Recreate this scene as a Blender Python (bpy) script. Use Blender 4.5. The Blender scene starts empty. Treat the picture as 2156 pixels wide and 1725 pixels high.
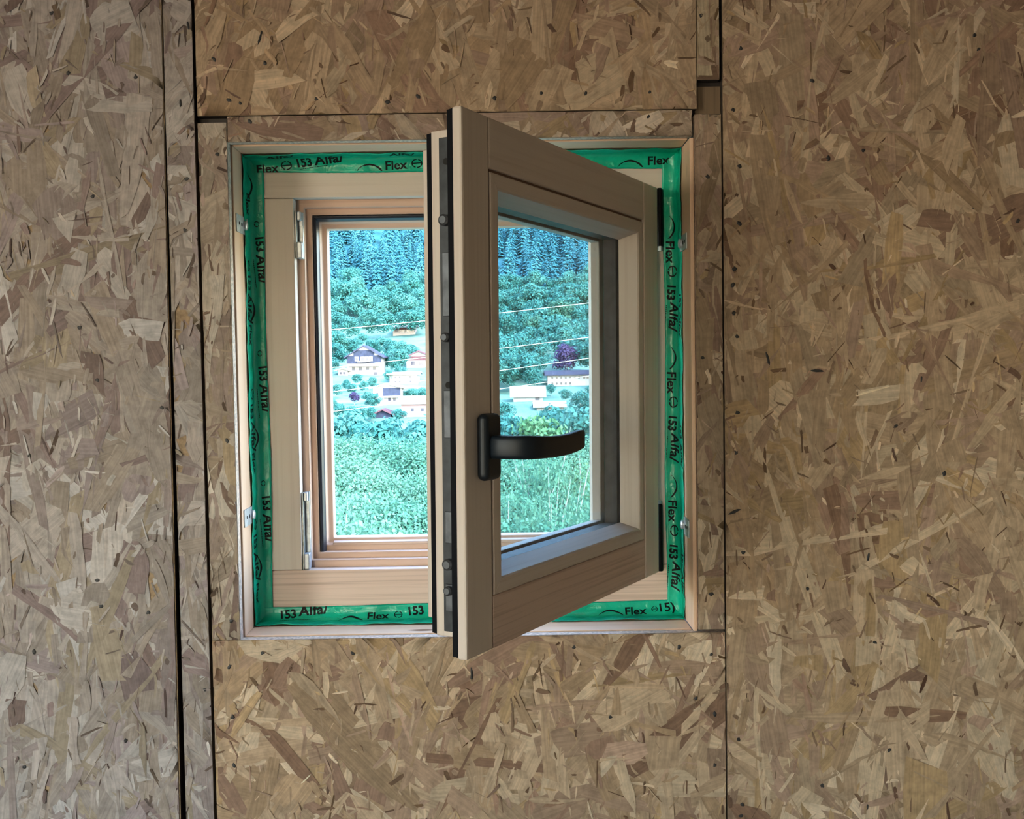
import bpy, bmesh, math, random
import numpy as np
from mathutils import Vector, Matrix

# ------------------------------------------------------------------ camera, sky, sun, exposure
scene = bpy.context.scene
COL = scene.collection
FPX, CX, CY = 2196.0, 1078.0, 862.5           # focal length and centre in pixels of the 2156x1725 frame
PITCH, YAW, ROLL = -0.04283, -0.00361, 0.01552
ZC = 1.55                                      # eye height above the floor


def cam_rot():
    a, b, c = YAW, PITCH, ROLL
    Rz = np.array([[math.cos(a), -math.sin(a), 0], [math.sin(a), math.cos(a), 0], [0, 0, 1]])
    Rx = np.array([[1, 0, 0], [0, math.cos(b), -math.sin(b)], [0, math.sin(b), math.cos(b)]])
    Ry = np.array([[math.cos(c), 0, math.sin(c)], [0, 1, 0], [-math.sin(c), 0, math.cos(c)]])
    return Rz @ Rx @ Ry


RC = cam_rot()
cam_data = bpy.data.cameras.new('camera')
cam = bpy.data.objects.new('camera', cam_data)
COL.objects.link(cam)
cam_data.sensor_fit = 'HORIZONTAL'
cam_data.sensor_width = 36.0
cam_data.lens = FPX / 2156.0 * 36.0
cam_data.clip_start, cam_data.clip_end = 0.02, 4000
r_, f_, u_ = RC[:, 0], RC[:, 1], RC[:, 2]
cam.matrix_world = Matrix(((r_[0], u_[0], -f_[0], 0), (r_[1], u_[1], -f_[1], 0), (r_[2], u_[2], -f_[2], ZC), (0, 0, 0, 1)))
scene.camera = cam

vs = scene.view_settings
vs.view_transform = 'Standard'
vs.look = 'None'
vs.gamma = 1.0
vs.use_curve_mapping = False
vs.exposure = 0.0
cy = scene.cycles
cy.max_bounces, cy.diffuse_bounces, cy.glossy_bounces = 4, 2, 2
cy.adaptive_threshold = 0.03
cy.transmission_bounces, cy.transparent_max_bounces = 3, 12
cy.caustics_reflective = cy.caustics_refractive = False

SUN_DIR = Vector((-0.42, 0.72, -0.62)).normalized()     # the way the sunlight travels
world = bpy.data.worlds.new('sky')
scene.world = world
world.use_nodes = True
wn = world.node_tree
for n in list(wn.nodes):
    wn.nodes.remove(n)
w_out = wn.nodes.new('ShaderNodeOutputWorld')
w_bg = wn.nodes.new('ShaderNodeBackground')
w_sky = wn.nodes.new('ShaderNodeTexSky')
w_sky.sky_type = 'NISHITA'
w_sky.sun_disc = False
w_sky.sun_elevation = math.asin(-SUN_DIR.z)
w_sky.sun_rotation = math.atan2(-SUN_DIR.x, -SUN_DIR.y)
w_sky.air_density = 1.2
w_bg.inputs['Strength'].default_value = 3.6
wn.links.new(w_sky.outputs[0], w_bg.inputs['Color'])
wn.links.new(w_bg.outputs[0], w_out.inputs['Surface'])

sun_d = bpy.data.lights.new('sun', 'SUN')
sun_d.energy = 8.0
sun_d.angle = 0.01
sun_d.color = (0.86, 1.0, 1.0)
sun = bpy.data.objects.new('sun', sun_d)
sun.rotation_euler = SUN_DIR.to_track_quat('-Z', 'Y').to_euler()
sun.location = (200, -200, 300)
COL.objects.link(sun)

# daylight through the room's own large window opening in the side wall
day_d = bpy.data.lights.new('daylight_through_side_window', 'AREA')
day_d.shape = 'RECTANGLE'
day_d.size, day_d.size_y = 1.3, 1.25
day_d.energy = 29.0
day_d.color = (1.0, 0.94, 0.91)
day = bpy.data.objects.new('daylight_through_side_window', day_d)
day.location = (-2.66, -1.45, 1.5)
day.rotation_euler = (0, math.radians(-90), 0)
COL.objects.link(day)
# lamp in an unseen rear opening, both added to brighten the frame's left jamb
bak_d = bpy.data.lights.new('added_rear_light', 'AREA')
bak_d.shape = 'RECTANGLE'
bak_d.size, bak_d.size_y = .85, .85
bak_d.energy = 8.5
bak_d.color = (1.0, 0.94, 0.91)
bak = bpy.data.objects.new('added_rear_light', bak_d)
bak.location = (-1.4, -3.26, 1.5)
bak.rotation_euler = (math.radians(90), 0, 0)
COL.objects.link(bak)

def ray(px, py):
    return RC @ np.array([(px - CX) / FPX, 1.0, (CY - py) / FPX])


def at(px, py, Y):
    """point of the plane y = Y behind the pixel (world coordinates)"""
    q = ray(px, py)
    q = q * (Y / q[1])
    return Vector((q[0], q[1], q[2] + ZC))


# ------------------------------------------------------------------ helpers
rnd = random.Random(7)


def put(o, parent=None):
    COL.objects.link(o)
    if parent is not None:
        o.parent = parent
    return o


def tag(o, label=None, cat=None, group=None, kind=None):
    if label: o['label'] = label
    if cat: o['category'] = cat
    if group: o['group'] = group
    if kind: o['kind'] = kind
    return o


def empty(name, loc=(0, 0, 0), rot=(0, 0, 0)):
    o = bpy.data.objects.new(name, None)
    o.empty_display_size = 0.05
    o.location, o.rotation_euler = loc, rot
    return put(o)


def make_mesh(name, verts, faces, uvs=None, smooth=False):
    me = bpy.data.meshes.new(name)
    me.from_pydata([tuple(v) for v in verts], [], [tuple(f) for f in faces])
    if uvs is not None:
        lay = me.uv_layers.new(name='uv')
        flat = [c for f in uvs for uv in f for c in uv]
        lay.data.foreach_set('uv', flat)
    if smooth:
        me.polygons.foreach_set('use_smooth', [True] * len(me.polygons))
    me.update()
    return me


def obj(name, me, mat, parent=None, bevel=0.0, seg=2):
    if mat is not None and len(me.materials) == 0:
        me.materials.append(mat)
    o = bpy.data.objects.new(name, me)
    put(o, parent)
    if bevel:
        m = o.modifiers.new('bevel', 'BEVEL')
        m.width, m.segments, m.limit_method = bevel, seg, 'ANGLE'
        m.angle_limit = math.radians(40)
    return o


def fix_normals(me):
    bm = bmesh.new()
    bm.from_mesh(me)
    bmesh.ops.recalc_face_normals(bm, faces=bm.faces)
    bm.to_mesh(me)
    bm.free()


def box_me(name, x0, x1, y0, y1, z0, z1, off=None):
    """box whose uv runs along its longest side"""
    v = [(x, y, z) for x in (x0, x1) for y in (y0, y1) for z in (z0, z1)]
    f = [(0, 1, 3, 2), (4, 6, 7, 5), (0, 4, 5, 1), (2, 3, 7, 6), (0, 2, 6, 4), (1, 5, 7, 3)]
    d = [x1 - x0, y1 - y0, z1 - z0]
    a = d.index(max(d))
    b, c = [i for i in range(3) if i != a]
    if off is None: off = rnd.random() * 9
    uv = [[(v[i][a] + off, v[i][b] + 0.7 * v[i][c] + off * 0.37) for i in q] for q in f]
    return make_mesh(name, v, f, uv)


def ring_me(name, prof, rect, closed=True, y0=0.0, part=None):
    """profile [(inset, depth) or (inset_x, inset_z, depth)] swept round the rectangle rect=(x0,x1,z0,z1) with mitred corners.
    part = 0 left, 1 top, 2 right, 3 bottom gives only that mitred member"""
    x0, x1, z0, z1 = rect
    P = [(p[0], p[0], p[1]) if len(p) == 2 else p for p in prof]
    n = len(P)
    def corner(k, p):
        ix, iz, d = p
        return [(x0 + ix, y0 + d, z0 + iz), (x0 + ix, y0 + d, z1 - iz), (x1 - ix, y0 + d, z1 - iz), (x1 - ix, y0 + d, z0 + iz)][k]
    V = [corner(k, p) for k in range(4) for p in P]
    arc = [0.0]
    for i in range(1, n + 1):
        a, b = P[i - 1], P[i % n]
        arc.append(arc[-1] + math.dist(a, b))
    F, U = [], []
    for k in (range(4) if part is None else [part]):
        k2 = (k + 1) % 4
        ax = 2 if k in (0, 2) else 0
        o = k * 1.7
        for i in range(n if closed else n - 1):
            j = (i + 1) % n
            q = (k * n + i, k * n + j, k2 * n + j, k2 * n + i)
            F.append(q)
            tv = (arc[i], arc[i + 1], arc[i + 1], arc[i])
            U.append([(V[q[m]][ax] + o, tv[m] + o) for m in range(4)])
        if part is not None and closed:
            F.append(tuple(k * n + i for i in range(n)))
            F.append(tuple(k2 * n + i for i in reversed(range(n))))
            U += [[(V[i][ax] + o, o) for i in F[-2]], [(V[i][ax] + o, o) for i in F[-1]]]
    used = sorted({i for f in F for i in f})
    mp = {v: i for i, v in enumerate(used)}
    me = make_mesh(name, [V[i] for i in used], [[mp[i] for i in f] for f in F], U)
    fix_normals(me)
    return me


def cyl_me(name, r, h, seg=20, r2=None, dome=0.0):
    bm = bmesh.new()
    bmesh.ops.create_cone(bm, cap_ends=True, segments=seg, radius1=r, radius2=r if r2 is None else r2, depth=h)
    if dome:
        t = [f for f in bm.faces if f.normal.z > 0.9]
        g = bmesh.ops.inset_region(bm, faces=t, thickness=r * 0.35)
        for v in t[0].verts: v.co.z += dome
    me = bpy.data.meshes.new(name)
    bm.to_mesh(me)
    bm.free()
    return me


def sweep_me(name, path, radii, seg=8):
    """round tube along path (list of Vectors)"""
    V, F = [], []
    n = len(path)
    for i, p in enumerate(path):
        t = (path[min(i + 1, n - 1)] - path[max(i - 1, 0)]).normalized()
        a = t.orthogonal().normalized()
        if i and a.dot(pa) < 0: a = -a
        a = (pa - t * pa.dot(t)).normalized() if i else a
        pa = a
        b = t.cross(a)
        for k in range(seg):
            th = 2 * math.pi * k / seg
            V.append(p + (a * math.cos(th) + b * math.sin(th)) * radii[i])
    for i in range(n - 1):
        for k in range(seg):
            k2 = (k + 1) % seg
            F.append((i * seg + k, i * seg + k2, (i + 1) * seg + k2, (i + 1) * seg + k))
    F.append(tuple(reversed(range(seg))))
    F.append(tuple((n - 1) * seg + k for k in range(seg)))
    return make_mesh(name, V, F, smooth=True)


# ------------------------------------------------------------------ materials
def new_mat(name):
    m = bpy.data.materials.new(name)
    m.use_nodes = True
    nt = m.node_tree
    b = nt.nodes['Principled BSDF']
    return m, nt, b


def nd(nt, kind, **kw):
    n = nt.nodes.new(kind)
    for k, v in kw.items():
        setattr(n, k, v)
    return n


def plain(name, col, rough=0.6, metal=0.0, spec=0.5, vary=0.12, scale=40.0, bump=0.0):
    """one colour with a little procedural unevenness"""
    m, nt, b = new_mat(name)
    tc = nd(nt, 'ShaderNodeTexCoord')
    no = nd(nt, 'ShaderNodeTexNoise')
    no.inputs['Scale'].default_value = scale
    no.inputs['Detail'].default_value = 5
    nt.links.new(tc.outputs['Object'], no.inputs['Vector'])
    mr = nd(nt, 'ShaderNodeMapRange')
    mr.inputs[1].default_value, mr.inputs[2].default_value = 0.3, 0.7
    mr.inputs[3].default_value, mr.inputs[4].default_value = 1 - vary, 1 + vary
    nt.links.new(no.outputs[0], mr.inputs[0])
    mx = nd(nt, 'ShaderNodeMix', data_type='RGBA', blend_type='MULTIPLY')
    mx.inputs[0].default_value = 1.0
    mx.inputs[6].default_value = (*col, 1)
    nt.links.new(mr.outputs[0], mx.inputs[7])
    nt.links.new(mx.outputs[2], b.inputs['Base Color'])
    b.inputs['Roughness'].default_value = rough
    b.inputs['Metallic'].default_value = metal
    b.inputs['Specular IOR Level'].default_value = spec
    if bump:
        bp = nd(nt, 'ShaderNodeBump')
        bp.inputs['Strength'].default_value = bump
        bp.inputs['Distance'].default_value = 0.001
        nt.links.new(no.outputs[0], bp.inputs['Height'])
        nt.links.new(bp.outputs[0], b.inputs['Normal'])
    return m


def wood_mat(name, light, dark, rings=1.0, rough=0.5, coord='UV', knots=False):
    """softwood, grain lines along u"""
    m, nt, b = new_mat(name)
    tc = nd(nt, 'ShaderNodeTexCoord')
    mp = nd(nt, 'ShaderNodeMapping')
    mp.inputs['Scale'].default_value = (2.2, 150 * rings, 1)
    nt.links.new(tc.outputs[coord], mp.inputs['Vector'])
    n1 = nd(nt, 'ShaderNodeTexNoise')
    n1.inputs['Scale'].default_value = 1.0
    n1.inputs['Detail'].default_value = 3
    n1.inputs['Distortion'].default_value = 0.3
    nt.links.new(mp.outputs[0], n1.inputs['Vector'])
    mp2 = nd(nt, 'ShaderNodeMapping')
    mp2.inputs['Scale'].default_value = (12, 900, 1)
    nt.links.new(tc.outputs[coord], mp2.inputs['Vector'])
    n2 = nd(nt, 'ShaderNodeTexNoise')
    n2.inputs['Scale'].default_value = 1.0
    n2.inputs['Detail'].default_value = 4
    nt.links.new(mp2.outputs[0], n2.inputs['Vector'])
    mp3 = nd(nt, 'ShaderNodeMapping')
    mp3.inputs['Scale'].default_value = (3, 14, 1)
    nt.links.new(tc.outputs[coord], mp3.inputs['Vector'])
    n3 = nd(nt, 'ShaderNodeTexNoise')
    n3.inputs['Scale'].default_value = 1.0
    nt.links.new(mp3.outputs[0], n3.inputs['Vector'])
    cr = nd(nt, 'ShaderNodeValToRGB')
    cr.color_ramp.elements[0].position, cr.color_ramp.elements[0].color = 0.30, (*dark, 1)
    cr.color_ramp.elements[1].position, cr.color_ramp.elements[1].color = 0.56, (*light, 1)
    mixv = nd(nt, 'ShaderNodeMath', operation='MULTIPLY_ADD')
    mixv.inputs[1].default_value = 0.62
    nt.links.new(n1.outputs[0], mixv.inputs[0])
    sub = nd(nt, 'ShaderNodeMath', operation='MULTIPLY_ADD')
    sub.inputs[1].default_value = 0.24
    sub.inputs[2].default_value = 0.0
    nt.links.new(n2.outputs[0], sub.inputs[0])
    add = nd(nt, 'ShaderNodeMath', operation='MULTIPLY_ADD')
    add.inputs[1].default_value = 0.22
    nt.links.new(n3.outputs[0], add.inputs[0])
    nt.links.new(sub.outputs[0], add.inputs[2])
    nt.links.new(add.outputs[0], mixv.inputs[2])
    nt.links.new(mixv.outputs[0], cr.inputs[0])
    last = cr.outputs[0]
    if knots:
        vo = nd(nt, 'ShaderNodeTexVoronoi', feature='F1')
        mk = nd(nt, 'ShaderNodeMapping')
        mk.inputs['Scale'].default_value = (5, 17, 1)
        nt.links.new(tc.outputs[coord], mk.inputs['Vector'])
        nt.links.new(mk.outputs[0], vo.inputs['Vector'])
        vo.inputs['Scale'].default_value = 1.0
        kr = nd(nt, 'ShaderNodeValToRGB')
        kr.color_ramp.elements[0].position, kr.color_ramp.elements[0].color = 0.05, (0.25, 0.11, 0.05, 1)
        kr.color_ramp.elements[1].position, kr.color_ramp.elements[1].color = 0.11, (1, 1, 1, 1)
        nt.links.new(vo.outputs['Distance'], kr.inputs[0])
        mm = nd(nt, 'ShaderNodeMix', data_type='RGBA', blend_type='MULTIPLY')
        mm.inputs[0].default_value = 1.0
        nt.links.new(last, mm.inputs[6])
        nt.links.new(kr.outputs[0], mm.inputs[7])
        last = mm.outputs[2]
    nt.links.new(last, b.inputs['Base Color'])
    b.inputs['Roughness'].default_value = rough
    b.inputs['Specular IOR Level'].default_value = 0.35
    bp = nd(nt, 'ShaderNodeBump')
    bp.inputs['Strength'].default_value = 0.12
    bp.inputs['Distance'].default_value = 0.0008
    nt.links.new(n2.outputs[0], bp.inputs['Height'])
    nt.links.new(bp.outputs[0], b.inputs['Normal'])
    return m


def strand_mat():
    m, nt, b = new_mat('osb_strands')
    at_ = nd(nt, 'ShaderNodeVertexColor')
    at_.layer_name = 'strand_colour'
    uv = nd(nt, 'ShaderNodeTexCoord')
    mp = nd(nt, 'ShaderNodeMapping')
    mp.inputs['Scale'].default_value = (10, 330, 1)
    nt.links.new(uv.outputs['UV'], mp.inputs['Vector'])
    n1 = nd(nt, 'ShaderNodeTexNoise', noise_dimensions='2D')
    n1.inputs['Scale'].default_value = 1.0
    n1.inputs['Detail'].default_value = 2
    n1.inputs['Roughness'].default_value = 0.6
    nt.links.new(mp.outputs[0], n1.inputs['Vector'])
    r1 = nd(nt, 'ShaderNodeMapRange')
    r1.inputs[1].default_value, r1.inputs[2].default_value = 0.28, 0.72
    r1.inputs[3].default_value, r1.inputs[4].default_value = 0.84, 1.12
    nt.links.new(n1.outputs[0], r1.inputs[0])
    n2 = nd(nt, 'ShaderNodeTexNoise')          # blotches of resin over the whole board
    n2.inputs['Scale'].default_value = 55
    n2.inputs['Detail'].default_value = 3
    n2.inputs['Roughness'].default_value = 0.7
    nt.links.new(uv.outputs['Object'], n2.inputs['Vector'])
    r2 = nd(nt, 'ShaderNodeMapRange')
    r2.inputs[1].default_value, r2.inputs[2].default_value = 0.3, 0.6
    r2.inputs[3].default_value, r2.inputs[4].default_value = 0.74, 1.08
    nt.links.new(n2.outputs[0], r2.inputs[0])
    mu = nd(nt, 'ShaderNodeMath', operation='MULTIPLY')
    nt.links.new(r1.outputs[0], mu.inputs[0])
    nt.links.new(r2.outputs[0], mu.inputs[1])
    mx = nd(nt, 'ShaderNodeMix', data_type='RGBA', blend_type='MULTIPLY')
    mx.inputs[0].default_value = 1.0
    nt.links.new(at_.outputs[0], mx.inputs[6])
    nt.links.new(mu.outputs[0], mx.inputs[7])
    nt.links.new(mx.outputs[2], b.inputs['Base Color'])
    b.inputs['Roughness'].default_value = 0.62
    b.inputs['Specular IOR Level'].default_value = 0.3
    bp = nd(nt, 'ShaderNodeBump')
    bp.inputs['Strength'].default_value = 0.3
    bp.inputs['Distance'].default_value = 0.0008
    nt.links.new(n1.outputs[0], bp.inputs['Height'])
    nt.links.new(bp.outputs[0], b.inputs['Normal'])
    return m


def osb_plain_mat(name, c1, c2):
    """board seen from far behind the camera: chips from stretched cells"""
    m, nt, b = new_mat(name)
    tc = nd(nt, 'ShaderNodeTexCoord')
    mp = nd(nt, 'ShaderNodeMapping')
    mp.inputs['Scale'].default_value = (30, 30, 12)
    nt.links.new(tc.outputs['Object'], mp.inputs['Vector'])
    v = nd(nt, 'ShaderNodeTexVoronoi')
    v.inputs['Scale'].default_value = 1.0
    nt.links.new(mp.outputs[0], v.inputs['Vector'])
    mx = nd(nt, 'ShaderNodeMix', data_type='RGBA')
    mx.inputs[6].default_value, mx.inputs[7].default_value = (*c1, 1), (*c2, 1)
    sp = nd(nt, 'ShaderNodeSeparateColor')
    nt.links.new(v.outputs['Color'], sp.inputs[0])
    nt.links.new(sp.outputs[0], mx.inputs[0])
    nt.links.new(mx.outputs[2], b.inputs['Base Color'])
    b.inputs['Roughness'].default_value = 0.65
    return m


def leaf_mat(name, col, col2, rough=0.55, trans=0.35):
    m, nt, b = new_mat(name)
    out = nt.nodes['Material Output']
    oi = nd(nt, 'ShaderNodeObjectInfo')
    ge = nd(nt, 'ShaderNodeNewGeometry')
    mx = nd(nt, 'ShaderNodeMix', data_type='RGBA')
    mx.inputs[6].default_value, mx.inputs[7].default_value = (*col, 1), (*col2, 1)
    ad = nd(nt, 'ShaderNodeMath', operation='MULTIPLY_ADD')
    ad.inputs[1].default_value, ad.inputs[2].default_value = 0.5, 0.0
    nt.links.new(ge.outputs['Random Per Island'], ad.inputs[0])
    ad2 = nd(nt, 'ShaderNodeMath', operation='MULTIPLY_ADD')
    ad2.inputs[1].default_value = 0.5
    nt.links.new(oi.outputs['Random'], ad2.inputs[0])
    nt.links.new(ad.outputs[0], ad2.inputs[2])
    nt.links.new(ad2.outputs[0], mx.inputs[0])
    nt.links.new(mx.outputs[2], b.inputs['Base Color'])
    b.inputs['Roughness'].default_value = rough
    b.inputs['Specular IOR Level'].default_value = 0.1
    tr = nd(nt, 'ShaderNodeBsdfTranslucent')
    nt.links.new(mx.outputs[2], tr.inputs['Color'])
    ms = nd(nt, 'ShaderNodeMixShader')
    ms.inputs[0].default_value = trans
    nt.links.new(b.outputs[0], ms.inputs[1])
    nt.links.new(tr.outputs[0], ms.inputs[2])
    nt.links.new(ms.outputs[0], out.inputs['Surface'])
    return m


def glass_mat(name, tint, refl_ior=1.45):
    m = bpy.data.materials.new(name)
    m.use_nodes = True
    nt = m.node_tree
    for n in list(nt.nodes): nt.nodes.remove(n)
    out = nd(nt, 'ShaderNodeOutputMaterial')
    t = nd(nt, 'ShaderNodeBsdfTransparent')
    t.inputs[0].default_value = (*tint, 1)
    g = nd(nt, 'ShaderNodeBsdfGlossy')
    g.inputs['Roughness'].default_value = 0.0
    lw = nd(nt, 'ShaderNodeLayerWeight')
    lw.inputs[0].default_value = 0.5
    pw = nd(nt, 'ShaderNodeMath', operation='POWER')
    pw.inputs[1].default_value = 5.0
    nt.links.new(lw.outputs['Facing'], pw.inputs[0])
    fr = nd(nt, 'ShaderNodeMath', operation='MULTIPLY_ADD')
    fr.inputs[1].default_value, fr.inputs[2].default_value = 0.9, 0.02
    nt.links.new(pw.outputs[0], fr.inputs[0])
    ms = nd(nt, 'ShaderNodeMixShader')
    nt.links.new(fr.outputs[0], ms.inputs[0])
    nt.links.new(t.outputs[0], ms.inputs[1])
    nt.links.new(g.outputs[0], ms.inputs[2])
    nt.links.new(ms.outputs[0], out.inputs['Surface'])
    return m


M = {}
M['strand'] = strand_mat()
M['board_core'] = plain('osb_core', (0.36, 0.25, 0.15), 0.8, vary=0.35, scale=160)
M['board_edge'] = plain('osb_cut_edge', (0.70, 0.54, 0.42), 0.85, vary=0.35, scale=260, bump=0.6)
M['stud'] = wood_mat('joint_shade_timber', (0.040, 0.030, 0.025), (0.022, 0.017, 0.015), coord='Object')  # timber darkened, the shade of the open joints put into its colour
M['pine'] = wood_mat('pale_pine', (0.75, 0.64, 0.55), (0.64, 0.52, 0.43))
M['pine_warm'] = wood_mat('warm_pine', (0.74, 0.50, 0.37), (0.60, 0.37, 0.26), rings=0.8)
M['pine_rail'] = wood_mat('striped_pine', (0.78, 0.58, 0.47), (0.46, 0.29, 0.21), rings=2.0)
M['liner'] = wood_mat('pale_lining_board', (0.92, 0.62, 0.42), (0.84, 0.50, 0.31), rings=0.5, knots=True)
M['groove'] = plain('brown_glue_line', (0.17, 0.095, 0.06), 0.7)
M['rubber'] = plain('black_rubber', (0.003, 0.0035, 0.006), 0.6, vary=0.2, scale=90, spec=.15)
M['rubber_grey'] = plain('dark_grey_rubber', (0.022, 0.025, 0.036), 0.35, vary=0.25, scale=90)
M['handle'] = plain('black_powder_coat', (0.003, 0.008, 0.014), 0.5, vary=0.1, scale=300)
M['hinge_black'] = plain('black_plastic_cover', (0.003, 0.003, 0.004), 0.55, spec=.15)
M['zinc'] = plain('zinc_plated_steel', (0.62, 0.66, 0.70), 0.42, metal=0.6, vary=0.2, scale=120)
M['zinc_dull'] = plain('dull_zinc', (0.30, 0.31, 0.31), 0.42, metal=0.9, vary=0.3, scale=150)
M['hole'] = plain('dark_hole', (0.012, 0.011, 0.010), 0.8)
M['nail'] = plain('dark_nail_steel', (0.03, 0.028, 0.028), 0.5, vary=0.4, scale=400)
M['spacer'] = plain('mottled_grey_spacer', (0.042, 0.038, 0.040), 0.5, metal=0.0, vary=0.7, scale=70, spec=.3)
M['glass'] = glass_mat('window_glass', (0.925, 0.950, 0.955))
M['ink'] = plain('black_print', (0.004, 0.006, 0.005), 0.5, vary=0.1, spec=.2)


def tape_mat():
    m, nt, b = new_mat('green_sealing_tape')
    tc = nd(nt, 'ShaderNodeTexCoord')
    no = nd(nt, 'ShaderNodeTexNoise')
    no.inputs['Scale'].default_value = 26
    no.inputs['Detail'].default_value = 4
    nt.links.new(tc.outputs['Object'], no.inputs['Vector'])
    cr = nd(nt, 'ShaderNodeValToRGB')
    cr.color_ramp.elements[0].position, cr.color_ramp.elements[0].color = 0.3, (0.000, 0.37, 0.215, 1)
    cr.color_ramp.elements[1].position, cr.color_ramp.elements[1].color = 0.72, (0.006, 0.60, 0.38, 1)
    nt.links.new(no.outputs[0], cr.inputs[0])
    nt.links.new(cr.outputs[0], b.inputs['Base Color'])
    b.inputs['Roughness'].default_value = 0.3
    n2 = nd(nt, 'ShaderNodeTexNoise')
    n2.inputs['Scale'].default_value = 60
    n2.inputs['Detail'].default_value = 3
    n2.inputs['Distortion'].default_value = 1.2
    nt.links.new(tc.outputs['Object'], n2.inputs['Vector'])
    bp = nd(nt, 'ShaderNodeBump')
    bp.inputs['Strength'].default_value = 0.35
    bp.inputs['Distance'].default_value = 0.004
    nt.links.new(n2.outputs[0], bp.inputs['Height'])
    nt.links.new(bp.outputs[0], b.inputs['Normal'])
    return m


M['tape'] = tape_mat()

# ------------------------------------------------------------------ main dimensions (metres, eye at x=0 y=0 z=ZC)
YW = 1.310              # room face of the boards
TH = 0.013              # board thickness
YF = 1.400              # room face of the window frame
XL, XR, ZT, ZB = -0.3415, 0.2310, 0.2795 + ZC, -0.3418 + ZC       # inner faces of the lined opening
RX0, RX1, RY0 = -2.6, 2.4, -3.2                                   # room
HC = 2.5

# ------------------------------------------------------------------ room shell
# timber wall behind the boards, with the hole for the window
def frame_box(name, x0, x1, z0, z1, hx0, hx1, hz0, hz1, y0, y1, mat):
    """slab with a rectangular hole"""
    V, F = [], []
    for y in (y0, y1):
        V += [(x0, y, z0), (x1, y, z0), (x1, y, z1), (x0, y, z1), (hx0, y, hz0), (hx1, y, hz0), (hx1, y, hz1), (hx0, y, hz1)]
    for i in range(4):
        j = (i + 1) % 4
        F += [(i, j, 4 + j, 4 + i), (8 + i, 12 + i, 12 + j, 8 + j), (i, 8 + i, 8 + j, j), (4 + i, 4 + j, 12 + j, 12 + i)]
    me = make_mesh(name, V, F)
    fix_normals(me)
    return obj(name, me, mat)


BD = 0.016              # lining board thickness
wall_front = frame_box('wall_front', RX0, RX1, 0, HC, XL - BD - .002, XR + BD + .002, ZB - BD - .002, ZT + BD + .002, YW + TH + 0.0015, 1.50, M['stud'])
tag(wall_front, kind='structure')
M['stud_bare'] = wood_mat('bare_brown_timber', (0.24, 0.165, 0.10), (0.12, 0.08, 0.05), rings=.6)
obj('timber_stud', box_me('timber_stud', 0.2400, 0.2712, YW + .0085, YW + TH + .001, ZC + .2800, ZC + .3435), M['stud_bare'], wall_front)

osb_room = plain('osb_far', (0.34, 0.28, 0.21), 0.8, vary=.3, scale=25)
fl = obj('floor', box_me('floor', RX0 - .2, RX1 + .2, RY0 - .2, 1.5, -0.1, 0), plain('dark_subfloor', (0.13, 0.11, 0.09), 0.8, vary=.3, scale=12)); tag(fl, kind='structure')
ce = obj('ceiling', box_me('ceiling', RX0 - .2, RX1 + .2, RY0 - 3.2, 1.5, HC, HC + .1), osb_room); tag(ce, kind='structure')  # runs out past the rear wall, unseen overhang added to block the sun
wr = obj('wall_right', box_me('wall_right', RX1, RX1 + .2, RY0 - .2, 1.5, 0, HC), osb_room); tag(wr, kind='structure')


def wall_with_hole(name, axis, pos, th, a0, a1, b0, b1, h):
    me = bpy.data.meshes.new(name)
    V, F = [], []
    ha0, ha1, hb0, hb1 = h
    for p in (pos, pos + th):
        for (a, b) in ((a0, b0), (a1, b0), (a1, b1), (a0, b1), (ha0, hb0), (ha1, hb0), (ha1, hb1), (ha0, hb1)):
            V.append((p, a, b) if axis == 'x' else (a, p, b))
    for i in range(4):
        j = (i + 1) % 4
        F += [(i, j, 4 + j, 4 + i), (8 + i, 12 + i, 12 + j, 8 + j), (i, 8 + i, 8 + j, j), (4 + i, 4 + j, 12 + j, 12 + i)]
    me = make_mesh(name, V, F)
    fix_normals(me)
    o = obj(name, me, osb_room)
    tag(o, kind='structure')
    return o


wall_with_hole('wall_left', 'x', RX0 - .2, .2, RY0 - .2, 1.5, 0, HC, (-2.15, -0.75, 0.85, 2.15))
wall_with_hole('wall_back', 'y', RY0 - .2, .2, RX0, RX1, 0, HC, (-1.85, -0.95, 1.05, 1.95))  # unseen opening added for the rear lamp

# ------------------------------------------------------------------ strand board panels
PAL = [((0.52, 0.395, 0.265), 9), ((0.46, 0.335, 0.215), 9), ((0.43, 0.30, 0.175), 6), ((0.60, 0.48, 0.335), 5), ((0.40, 0.275, 0.19), 5),
       ((0.35, 0.215, 0.15), 3), ((0.46, 0.32, 0.155), 3), ((0.27, 0.155, 0.095), 1.2), ((0.66, 0.55, 0.41), 2.2), ((0.44, 0.30, 0.225), 3)]
PALC = np.array([p[0] for p in PAL])
PALC = PALC * .72 + PALC.mean(1, keepdims=True) * .28
PALW = np.array([p[1] for p in PAL], float)
PALW /= PALW.sum()


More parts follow.
